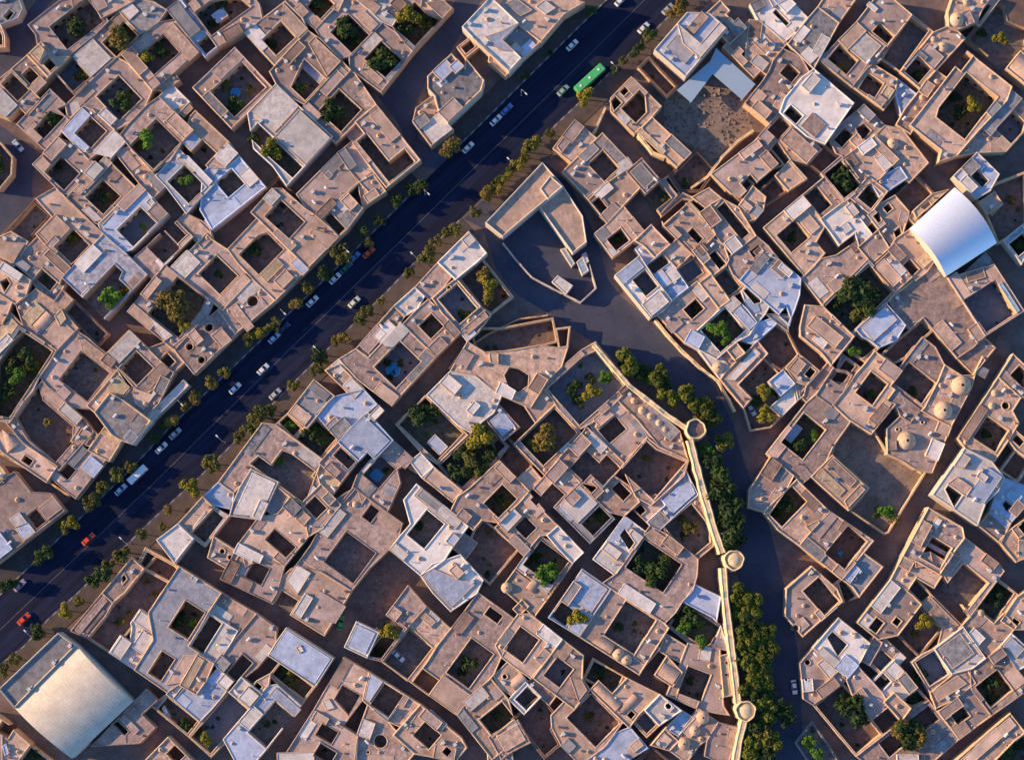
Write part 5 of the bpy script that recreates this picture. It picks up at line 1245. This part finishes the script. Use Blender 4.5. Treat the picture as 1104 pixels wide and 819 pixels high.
def wall_line(name, px, h, w, mat, label, cat, closed=False, group=None):
    pts = [Vector(P(x, y, h)[:2]) for x, y in px]; c = pts[len(pts) // 2]; o = empty(name, (c.x, c.y, 0)); n = len(pts)
    L, Rr = [], []
    for i, p in enumerate(pts):
        d1 = (p - pts[i - 1]).normalized() if i else (pts[1] - p).normalized(); d2 = (pts[i + 1] - p).normalized() if i < n - 1 else d1
        h_ = Vector((-d1.y, d1.x)) + Vector((-d2.y, d2.x)); h_.normalize(); k = 1 / max(.5, h_.dot(Vector((-d1.y, d1.x)))); L.append(h_ * k)
    rag = random.Random(len(px) * 31 + int(px[0][0]))
    dense, DL = [], []
    for i in range(n - 1):                                            # short, slightly uneven lengths: worn mud
        k = max(1, int((pts[i + 1] - pts[i]).length / 1.6))
        for j in range(k): dense.append(pts[i].lerp(pts[i + 1], j / k)); DL.append(L[i].lerp(L[i + 1], j / k))
    pts, L = dense + [pts[-1]], DL + [L[-1]]; n = len(pts); hh = h
    prof = [(-.5, 0), (-.47, .8), (-.40, .97), (-.30, 1), (-.2, .965), (.2, .965), (.30, 1), (.40, .97), (.47, .8), (.5, 0)]
    vs, fs = [], []
    for i, p in enumerate(pts):
        h = hh + rag.uniform(-.35, .12) - (.5 if rag.random() < .07 else 0); ww_ = rag.uniform(.86, 1.1)
        for s, z in prof: v = p + L[i] * s * w * ww_ * (1.0 if z > .1 else 1.12) - c; vs.append((v.x, v.y, z * h if z < .78 else h - (1 - z) * min(h, w * 1.6)))
    k = len(prof)
    for i in range(n - 1):
        for j in range(k - 1): fs.append((i * k + j, i * k + j + 1, (i + 1) * k + j + 1, (i + 1) * k + j))
    fs += [tuple(range(k)), tuple(range((n - 1) * k + k - 1, (n - 1) * k - 1, -1))]
    me = mesh_from('wall_body', vs, fs, [mat])
    bpy.data.objects.remove(o)
    o = obj(name, me, None, (c.x, c.y, 0)); tag(o, label, cat, group); return o
wall_line('yard_wall', px4(540, 200, '8,240 70,318 130,385 235,440 335,490 400,430 372,330'), 2.6, .45, 'pale_wall', 'pale wall closing the asphalt school yard on its road side', 'wall')
ks = empty('kiosk', P(606, 307, 0)); flat_block(ks, 'kiosk_body', px4(540, 200, '214,405 240,377 304,420 275,460'), -.02, 3.0, 'pale_wall', 'roof_w', .15)
part('door', ks, (ks.location.x, ks.location.y - 3.2, .05)); tag(ks, 'white flat-roofed kiosk inside the asphalt school yard', 'kiosk')
for i, s in enumerate(('250,268 272,262 314,328 298,342', '318,322 345,298 372,358 342,378', '340,290 358,280 372,320 355,330')):
    p = px4(540, 200, s); sx = sum(a for a, _ in p) / 4; sy = sum(b for _, b in p) / 4; so_ = empty('storage_shed', P(sx, sy, 0))
    flat_block(so_, 'shed_body', p, -.02, 2.6, 'pale_wall', 'roof_z' if i < 2 else 'roof_b', .1)
    tag(so_, ('long narrow blue-green shed along the inner school wall', 'wider blue-green shed at the tip of the school yard', 'small pale blue shed squeezed behind the school yard')[i], 'shed')

# boundary walls in the streets
wall_line('boundary_wall', px4(540, 0, '440,452 400,540 345,630 310,692'), 4.2, .7, 'rampart', 'free-standing tall mud wall running in from the avenue past a dark ruin', 'wall')
wall_line('boundary_wall', px4(540, 0, '1062,548 1000,590 930,660 870,742 800,790'), 3.4, .9, 'rampart', 'thick crumbling mud wall along the lower side of the bare brown lot', 'wall')
wall_line('boundary_wall', px4(540, 0, '566,545 600,590 640,640 690,662'), 4.6, 1.0, 'rampart', 'broken yellow mud wall stub beside the ruined house', 'wall')
wall_line('boundary_wall', px4(540, 200, '650,562 700,625 760,690 840,765 915,822 960,900 985,950'), 3.0, .9, 'rampart', 'long curved mud retaining wall beside the bending side road', 'wall')
wall_line('boundary_wall', px4(824, 400, '512,342 600,385 665,425'), 2.2, .8, 'rampart', 'short mud wall splitting the bare lot below the big dome', 'wall')
wall_line('boundary_wall', px4(0, 400, '0,345 95,400 200,462 290,525'), 2.6, .7, 'mud_wall', 'mud wall edging the lane that enters the avenue from the red earth yard', 'wall')
wall_line('boundary_wall', px4(824, 200, '505,490 600,420 720,320'), 4.6, .7, 'rampart', 'straight lit mud wall between the long garden and the curved shed', 'wall')
wall_line('boundary_wall', px4(270, 200, '835,770 880,705 1000,622 1130,560 1250,545'), 2.4, .5, 'mud_wall', 'low mud wall around the red triangular yard beside the curving road', 'wall')

# ------------------------------------------------------------------ the old city wall and its towers
def tower(px, py, rpx, h, label, ruin=False):
    c = P(px, py, h); r = rpx * MPP; root = empty('round_tower', (c.x, c.y, 0)); m = MB()
    m.lathe((0, 0, 0), [(r * 1.18, 0), (r * 1.1, h * .5), (r * 1.02, h), (r * 1.0, h + .85), (r * .95, h + .95), (r * .88, h + .85), (r * .84, h + .02)], 32, 0, cap=False)
    rg = random.Random(int(px))
    for v in m.v:
        a_ = math.atan2(v.y, v.x); k_ = 1 + .045 * math.sin(3 * a_ + px) + .03 * math.sin(7 * a_ + py)
        v.x *= k_; v.y *= k_
        if v.z > h * .9: v.z += rg.uniform(-.22, .1)
    obj('wall', m.mesh('wall', ['rampart'], True), root)
    m = MB()
    if ruin: m.lathe((0, 0, h), [(r * .9, -.1), (r * .8, .35), (r * .55, .75), (r * .3, .95), (r * .1, 1.0)], 32, 0); obj('mud_fill', m.mesh('mud_fill', ['rampart'], True), root)
    else: m.lathe((0, 0, h), [(r * .87, 0)], 32, 0); obj('floor', m.mesh('floor', ['floor_r']), root)
    tag(root, label, 'tower', 'round towers of the old wall')
tower(750.3, 462.5, 10.6, 7.6, 'round tower at the bend of the old wall, uppermost of three')
tower(791.5, 603.5, 10.5, 7.2, 'round tower halfway down the straight old wall, middle of three', True)
tower(804.0, 766.0, 10.5, 7.4, 'rounded tower near the bottom of the old wall, lowest of three', True)
wall_line('city_wall', [(640, 371), (660, 394), (678, 415), (700, 432), (722, 449), (740, 461)], 6.6, 1.7, 'rampart', 'upper slanting stretch of old mud city wall above the round tower', 'city wall', group='stretches of the old city wall')
wall_line('city_wall', [(744, 474), (752, 505), (760, 535), (770, 570), (779, 596)], 7.0, 2.8, 'rampart', 'straight pale city wall stretch between the upper and middle towers', 'city wall', group='stretches of the old city wall')
wall_line('city_wall', [(780, 612), (783, 650), (788, 690), (793, 730), (796, 758)], 7.0, 2.6, 'rampart', 'pale city wall stretch between the middle and lowest towers', 'city wall', group='stretches of the old city wall')
wall_line('city_wall', [(803, 776), (798, 795), (792, 830)], 6.8, 2.5, 'rampart', 'city wall stretch running on below the lowest tower', 'city wall', group='stretches of the old city wall')
wb = empty('wall_turret', P(786, 728, 0)); flat_block(wb, 'turret_body', px4(540, 609, '918,380 955,372 978,548 935,556'), -.02, 5.6, 'mud_wall', 'roof_y', .5)
for y in (410, 460):
    p = P(540 + 948 / 3.9, 609 + y / 3.9, 5.62); m = MB(); m.lathe((0, 0, 0), [(.62, -.02), (.58, .12), (.42, .14)], 14, 0, cap=False); m.lathe((0, 0, .03), [(.45, 0)], 14, 1)
    obj('roof_opening', m.mesh('roof_opening', ['parapet_mud', 'dark_hole']), wb, p - wb.location)
tag(wb, 'narrow mud annex with two round roof openings against the old wall', 'annex')

# rubble, loose stones and scrub in the bare lots: too many to count
def rubble(name, poly_px, n, seed, big, where):
    r = random.Random(seed); xs = [p[0] for p in poly_px]; ys = [p[1] for p in poly_px]; m = MB()
    while n > 0:
        x, y = r.uniform(min(xs), max(xs)), r.uniform(min(ys), max(ys))
        if not inside((x, y), poly_px): continue
        n -= 1; c = P(x, y, 0); s = r.uniform(.12, big) * (1 if r.random() < .85 else 2)
        k = len(m.v); vs = []
        for q in ((1, 0, 0), (0, 1, 0), (-1, 0, 0), (0, -1, 0), (.1, .1, .8)): vs.append((c.x + q[0] * s * r.uniform(.6, 1.2), c.y + q[1] * s * r.uniform(.6, 1.2), q[2] * s * r.uniform(.6, 1.1) + .008))
        m.add(vs, [(0, 1, 4), (1, 2, 4), (2, 3, 4), (3, 0, 4)], r.randrange(3))
    tag(obj(name, m.mesh(name, ['floor_d', 'floor_r', 'floor_c'])), 'loose earth rubble and stones strewn over ' + where, 'rubble', None, 'stuff')
rubble('rubble', [(716, 110), (728, 98), (765, 82), (800, 100), (812, 140), (770, 186), (735, 205), (728, 180), (748, 160), (716, 140)], 420, 1, .6, 'the bare brown lot under the metal canopy')
rubble('rubble', px4(824, 400, '365,210 480,258 515,345 665,432 535,680 500,688 372,585 445,490 365,420 285,350'), 320, 2, .35, 'the walled lot beside the big single dome')
rubble('rubble', [(383, 672), (412, 610), (445, 630), (400, 680)], 120, 3, .4, 'the open red plot beside the green car')
rubble('rubble', px4(0, 609, '372,317 480,180 590,30 680,-50 735,25 635,190 560,245 462,362'), 260, 4, .35, 'the red earth yard above the big hall')

# ------------------------------------------------------------------ street trees
def treelist(ox, oy, kinds, where):
    for it in kinds.split():
        k, x, y, r = it.split(','); tree(k, ox + float(x) / 3.9, oy + float(y) / 3.9, float(r) / 3.9 * (1.32 if where == 'wall' else 1.08), where)
treelist(270, 200, 's,380,290,45 d,475,190,30 s,497,240,23 d,310,370,36 o,240,430,32 o,195,482,33 s,95,585,30 y,40,610,34 s,-5,655,32 d,540,150,26 d,612,65,32 d,680,15,28 s,860,185,27 s,825,198,24 o,780,232,28 s,730,310,36 s,755,275,26 s,665,375,26 s,550,480,20 s,462,560,30 s,490,530,30 o,388,640,30 o,360,655,22 d,285,705,36 s,305,735,28 s,278,778,26 o,1000,35,30 o,1035,8,28 s,945,110,25', 'avenue')
treelist(270, 400, 's,180,60,28 s,45,175,34 s,85,165,24 s,20,240,34', 'avenue')
treelist(270, 0, 'o,850,620,38 o,820,640,30 d,720,780,36 d,680,795,24', 'avenue')
treelist(540, 0, 's,-15,770,26 s,-40,795,24 y,135,600,26 s,150,590,20 s,95,655,26 s,45,710,24 s,-60,820,26 s,515,255,20 o,620,155,24 o,700,60,24', 'avenue')
treelist(540, 0, 'd,375,55,28 d,205,225,18 d,105,315,20 y,355,405,38 d,480,295,22 d,560,215,26 d,590,190,22 d,635,140,32 o,745,30,34 o,765,8,26 s,205,562,22 s,115,630,36 y,70,690,28 y,10,750,25 y,30,730,20', 'avenue')
treelist(0, 400, 's,935,10,28 o,890,50,32 o,825,110,30 o,787,155,26 o,725,195,34 d,700,225,26 d,655,275,30 s,490,435,32 s,550,402,28 s,430,500,32 s,385,550,38 y,300,640,34 s,265,655,28 d,190,760,34 d,160,785,28 s,1075,185,32 s,1045,235,32 s,1005,285,28 s,890,385,36 s,895,415,24 y,803,490,42 o,695,580,26 s,677,650,20 s,598,685,25 s,515,760,38 s,460,808,28', 'avenue')
treelist(0, 609, 'd,440,30,40 d,400,65,36 s,330,152,24 y,275,192,32 d,165,285,32 d,145,265,18 s,60,397,28 s,8,442,28 d,20,95,32 d,60,70,26', 'avenue')
treelist(540, 200, 'w,545,742,46 d,590,775,34 w,668,805,38 d,520,730,24', 'wall')
treelist(540, 400, 'g,625,45,26 w,665,30,30 w,715,100,38 d,690,75,26 w,780,112,42 w,838,132,36 w,870,180,42 s,845,215,30 d,850,160,28 g,870,322,30 s,940,298,34 d,900,375,40 d,925,440,42 d,905,500,38 d,950,520,44 d,962,580,46 d,935,620,36 d,975,650,44 d,960,705,42 d,1000,700,34', 'wall')
treelist(540, 609, 'w,1018,130,42 w,1062,180,42 w,1015,190,36 w,1030,240,44 w,1072,290,42 w,1032,310,40 w,1062,360,42 w,1020,380,36 w,1055,430,44 w,1085,470,40 w,1050,500,42 d,1085,540,36 d,1062,690,38 s,1090,730,40 w,1062,780,42 s,1100,800,36 d,1040,830,34', 'wall')
treelist(824, 609, 'w,5,290,36 w,15,350,38 d,0,420,36 w,15,480,38 d,25,540,30 w,0,600,40 s,15,670,36 w,20,740,38 d,80,600,34 d,100,640,32 d,5,790,40', 'wall')

# ------------------------------------------------------------------ cars, bus, lamps
def loft(sections, m, mi=0, closed=True):
    """sections: list of rings of equal length"""
    n = len(sections[0]); k = len(m.v); vs = [p for s in sections for p in s]; fs = []
    for j in range(len(sections) - 1):
        for i in range(n): fs.append((j * n + i, j * n + (i + 1) % n, (j + 1) * n + (i + 1) % n, (j + 1) * n + i))
    fs += [tuple(range(n - 1, -1, -1)), tuple(range((len(sections) - 1) * n, len(sections) * n))]
    m.add(vs, fs, mi)
def ring(x, w, z0, z1, t=.86): return [(x, -w * .92, z0), (x, -w, z0 + (z1 - z0) * .45), (x, -w * t, z1), (x, w * t, z1), (x, w, z0 + (z1 - z0) * .45), (x, w * .92, z0)]
CARS = {}
def car_meshes(paint):
    if paint in CARS: return CARS[paint]
    b = MB(); loft([ring(-2.15, .72, .35, .70), ring(-2.08, .82, .28, .86), ring(-1.3, .85, .22, .92), ring(0, .86, .22, .93), ring(1.05, .85, .22, .90), ring(1.95, .80, .26, .76), ring(2.15, .70, .36, .62)], b, 0)
    cab = [(-1.62, .92, .74), (-1.12, 1.40, .60), (.12, 1.44, .60), (.98, .92, .74)]
    g = MB()                                                          # glasshouse: screens and side windows
    vs = [(x, s * w, z) for s in (-1, 1) for x, z, w in cab]
    g.add(vs, [(0, 1, 2, 3), (7, 6, 5, 4), (0, 4, 5, 1), (2, 6, 7, 3)])
    r = MB(); r.box((-.5, 0, 1.445), (1.36, 1.22, .07), taper=.94)
    w = MB(); w.tube((0, -.1, 0), (0, .1, 0), .31, .31, 14, 0); rm = MB(); rm.tube((0, -.11, 0), (0, .11, 0), .18, .18, 10, 0)
    bp = MB(); bp.box((0, 0, 0), (.16, 1.5, .18)); h = MB(); h.box((0, 0, 0), (.1, .32, .14), taper=.8)
    CARS[paint] = dict(body=b.mesh('body', ['paint_' + paint]), glass=g.mesh('windows', ['glass_dark']), roof=r.mesh('roof', ['paint_' + paint]), tyre=w.mesh('wheel', ['tyre']), rim=rm.mesh('rim', ['rim']),
                       bumper=bp.mesh('bumper', ['lamp_metal']), head=h.mesh('headlight', ['head_lens']), tail=h.mesh('tail_light', ['tail_lens']))
    return CARS[paint]
def heading(px, py, ang):
    a, b = P(px, py, 0), P(px + math.cos(R(ang)) * 5, py - math.sin(R(ang)) * 5, 0); return math.atan2(b.y - a.y, b.x - a.x)
def car(px, py, ang, paint, label, group='cars on the avenue', cat='car', sc=1.0):
    c = P(px, py, .7); root = empty('car', (c.x, c.y, 0.03), heading(px, py, ang)); M = car_meshes(paint)
    for k, nm in (('body', 'body'), ('glass', 'windows'), ('roof', 'roof')): obj(nm, M[k], root)
    for x in (-1.3, 1.32):
        for y in (-.78, .78): w = obj('wheel', M['tyre'], root, (x, y, .31)); obj('rim', M['rim'], w)
    for x in (-2.12, 2.12): obj('bumper', M['bumper'], root, (x, 0, .42))
    for y in (-.55, .55): obj('headlight', M['head'], root, (2.1, y, .62)); obj('tail_light', M['tail'], root, (-2.1, y, .68))
    root.scale = (sc, sc, sc); tag(root, label, cat, group)
AV = 43.5
car(270 + 355 / 3.9, 200 + 390 / 3.9, AV, 'white', 'white car parked directly behind the dark teal car at the kerb')
car(270 + 436 / 3.9, 200 + 302 / 3.9, AV, 'blue', 'blue car first in the kerbside row just behind the dull red car')
car(270 + 402 / 3.9, 200 + 345 / 3.9, AV, 'dkgreen', 'dark teal car parked between a blue and a white car')
car(270 + 260 / 3.9, 200 + 486 / 3.9, AV, 'white', 'white car parked alone at the kerb below two olive trees')
car(270 + 100 / 3.9, 200 + 640 / 3.9, AV, 'paleblue', 'pale blue car parked at the kerb ahead of a dark car')
car(270 + 140 / 3.9, 200 + 600 / 3.9, AV, 'navy', 'dark blue car parked just ahead of the pale blue car')
car(270 + 436 / 3.9, 200 + 490 / 3.9, AV, 'cream', 'pale cream car driving near the middle of the avenue')
car(270 + 53 / 3.9, 200 + 772 / 3.9, AV, 'white', 'white car driving beside the faded centre line of the avenue')
car(270 + 497 / 3.9, 200 + 282 / 3.9, AV, 'red', 'dull red car at the kerb under a small street tree')
car(988 / 3.9, 400 + 72 / 3.9, AV, 'white', 'white car driving on the avenue above the kerbside tree row')
car(736 / 3.9, 400 + 262 / 3.9, AV, 'silver', 'silver car parked at the kerb nose to tail with a white one')
car(678 / 3.9, 400 + 322 / 3.9, AV, 'white', 'white car parked right behind the silver car')
car(507 / 3.9, 400 + 497 / 3.9, AV, 'paleblue', 'pale blue car parked behind the white minibus')
car(371 / 3.9, 400 + 706 / 3.9, AV, 'red', 'bright red car driving alone above the other red car', sc=1.05)
car(100 / 3.9, 609 + 226 / 3.9, AV, 'red', 'bright red car at the lower end of the avenue', sc=1.05)
car(82 / 3.9, 609 + 85 / 3.9, AV, 'pink', 'pale pink car standing at the kerb near the lower red car')
car(540 + 300 / 3.9, 190 / 3.9, AV + 1, 'white', 'white car with blue shade at the kerb across from the green bus')
car(540 + 600 / 3.9, 118 / 3.9, AV + 1, 'white', 'white car by the kerb ahead of the green bus')
car(540 + 702 / 3.9, 38 / 3.9, AV + 1, 'silver', 'silver car at the top end of the avenue beside olive trees')
car(540 + 262 / 3.9, 380 / 3.9, AV + 1, 'teal', 'grey-green taxi driving just behind the long green bus')
car(540 + 25 / 3.9, 460 / 3.9, AV + 1, 'blue', 'blue car at the kerb beside the grey roofed building with marks')
car(270 + 1032 / 3.9, 505 / 3.9, AV + 1, 'white', 'white car parked directly behind the blue car')
car(270 + 915 / 3.9, 620 / 3.9, AV + 1, 'white', 'white car parked beside the olive trees at the street mouth')
car(540 + 503 / 3.9, 3 / 3.9, AV + 1, 'white', 'white car half out of view at the top of the avenue')
car(270 + 104 / 3.9, 400 + 96 / 3.9, AV, 'silver', 'silver car parked at the far kerb beside a dusty tree')
car(75 / 3.9, 612 / 3.9, -48, 'paleblue', 'lone pale car driving in the walled lane', 'cars in the lanes')
car(270 + 379 / 3.9, 609 + 243 / 3.9, 78, 'green', 'bright green car parked beside a pale corner building', 'cars in the lanes')
car(270 + 622 / 3.9, 609 + 382 / 3.9, -42, 'white', 'white car parked inside a bare walled yard', 'cars in the lanes')
car(824 + 126 / 3.9, 609 + 512 / 3.9, -82, 'white', 'white car on the side road below the tall dark trees', 'cars in the lanes')
car(810, 441, -58, 'white', 'white car half hidden behind the garden wall by the side road', 'cars in the lanes')

def bus(px, py, ang, L, Wd, Hh, paint, label, hatch, cat):
    c = P(px, py, Hh); root = empty('bus' if L > 9 else 'minibus', (c.x, c.y, 0.03), heading(px, py, ang)); w = Wd / 2
    def rg(x, k, z0, z1): return [(x, -w * k, z0), (x, -w * k, z1 - .25), (x, -w * k * .88, z1), (x, w * k * .88, z1), (x, w * k, z1 - .25), (x, w * k, z0)]
    m = MB(); loft([rg(-L / 2, .93, .4, Hh - .12), rg(-L / 2 + .15, 1, .35, Hh), rg(L / 2 - .35, 1, .35, Hh), rg(L / 2, .92, .4, Hh - .25)], m); obj('body', m.mesh('body', ['paint_' + paint]), root)
    n = int(L / 1.5)
    for s in (-1, 1):
        for i in range(n):
            m = MB(); m.box((-L / 2 + .7 + (L - 1.6) * (i + .5) / n, s * (w + .01), Hh * .62), ((L - 1.6) / n - .12, .03, Hh * .28)); obj('window', m.mesh('window', ['glass_dark']), root)
    m = MB(); m.box((L / 2 + .005, 0, Hh * .58), (.05, Wd * .82, Hh * .36)); obj('windscreen', m.mesh('windscreen', ['glass_dark']), root)
    for i in range(hatch):
        m = MB(); m.box((-L / 2 + L * (i + .5) / hatch, .05, Hh + .05), (.75, .75, .12), taper=.85); obj('roof_hatch', m.mesh('roof_hatch', ['metal_white']), root)
    for x in (-L * .3, L * .32):
        for s in (-1, 1):
            m = MB(); m.tube((0, -.13, 0), (0, .13, 0), .48 if L > 9 else .36, .48 if L > 9 else .36, 16); wh = obj('wheel', m.mesh('wheel', ['tyre']), root, (x, s * (w - .12), .48 if L > 9 else .36))
            m = MB(); m.tube((0, -.14, 0), (0, .14, 0), .24, .24, 10); obj('rim', m.mesh('rim', ['rim']), wh)
    for y in (-.8, .8):
        m = MB(); m.box((L / 2 + .02, y * w / 1.25, .75), (.05, .3, .18)); obj('headlight', m.mesh('headlight', ['head_lens']), root)
        m = MB(); m.box((L / 2 + .15, y * (w + .28) / .8, Hh * .7), (.12, .22, .36)); obj('mirror', m.mesh('mirror', ['glass_dark']), root)
    tag(root, label, cat)
bus(540 + 374 / 3.9, 327 / 3.9, AV - 1, 11.6, 2.6, 3.1, 'busgreen', 'long bright green bus with white roof hatches on the avenue', 3, 'bus')
bus(575 / 3.9, 400 + 433 / 3.9, AV, 7.0, 2.1, 2.6, 'white', 'white minibus parked along the kerb of the avenue', 1, 'minibus')

pole = MB(); pole.lathe((0, 0, 0), [(.16, 0), (.16, .35), (.09, .4), (.055, 7.6)], 8)
arm = MB(); arm.tube((0, 0, 7.55), (.6, 0, 7.95), .045, .04, 6); arm.tube((.6, 0, 7.95), (1.7, 0, 8.0), .04, .035, 6)
head = MB(); head.box((2.05, 0, 8.0), (.95, .36, .16), taper=.75); lens = MB(); lens.box((2.1, 0, 7.905), (.6, .26, .03))
LM = [pole.mesh('pole', ['lamp_metal']), arm.mesh('arm', ['lamp_metal']), head.mesh('lamp_head', ['metal_white']), lens.mesh('lamp_lens', ['lamp_lens'])]
for px, py, s in ((307, 338, -1), (444, 273, 1), (339, 374, 1), (234, 470, 1), (130, 580, 1), (548, 171, 1), (567, 101, -1), (462, 209, -1), (27, 680, 1), (196, 436, -1), (660, 68, 1), (375, 271, -1)):
    c = P(px, py, 8.0); a = R(-45) if s < 0 else R(135)
    root = empty('street_lamp', (c.x - math.cos(a) * 2, c.y - math.sin(a) * 2, .1), a)
    for nm, me in zip(('pole', 'arm', 'lamp_head', 'lamp_lens'), LM): obj(nm, me, root)
    root['category'] = 'street lamp'; root['group'] = 'street lamps along the avenue'; TO_LABEL.append((root, 'grey street lamp with one arm', px, py))
label_all()
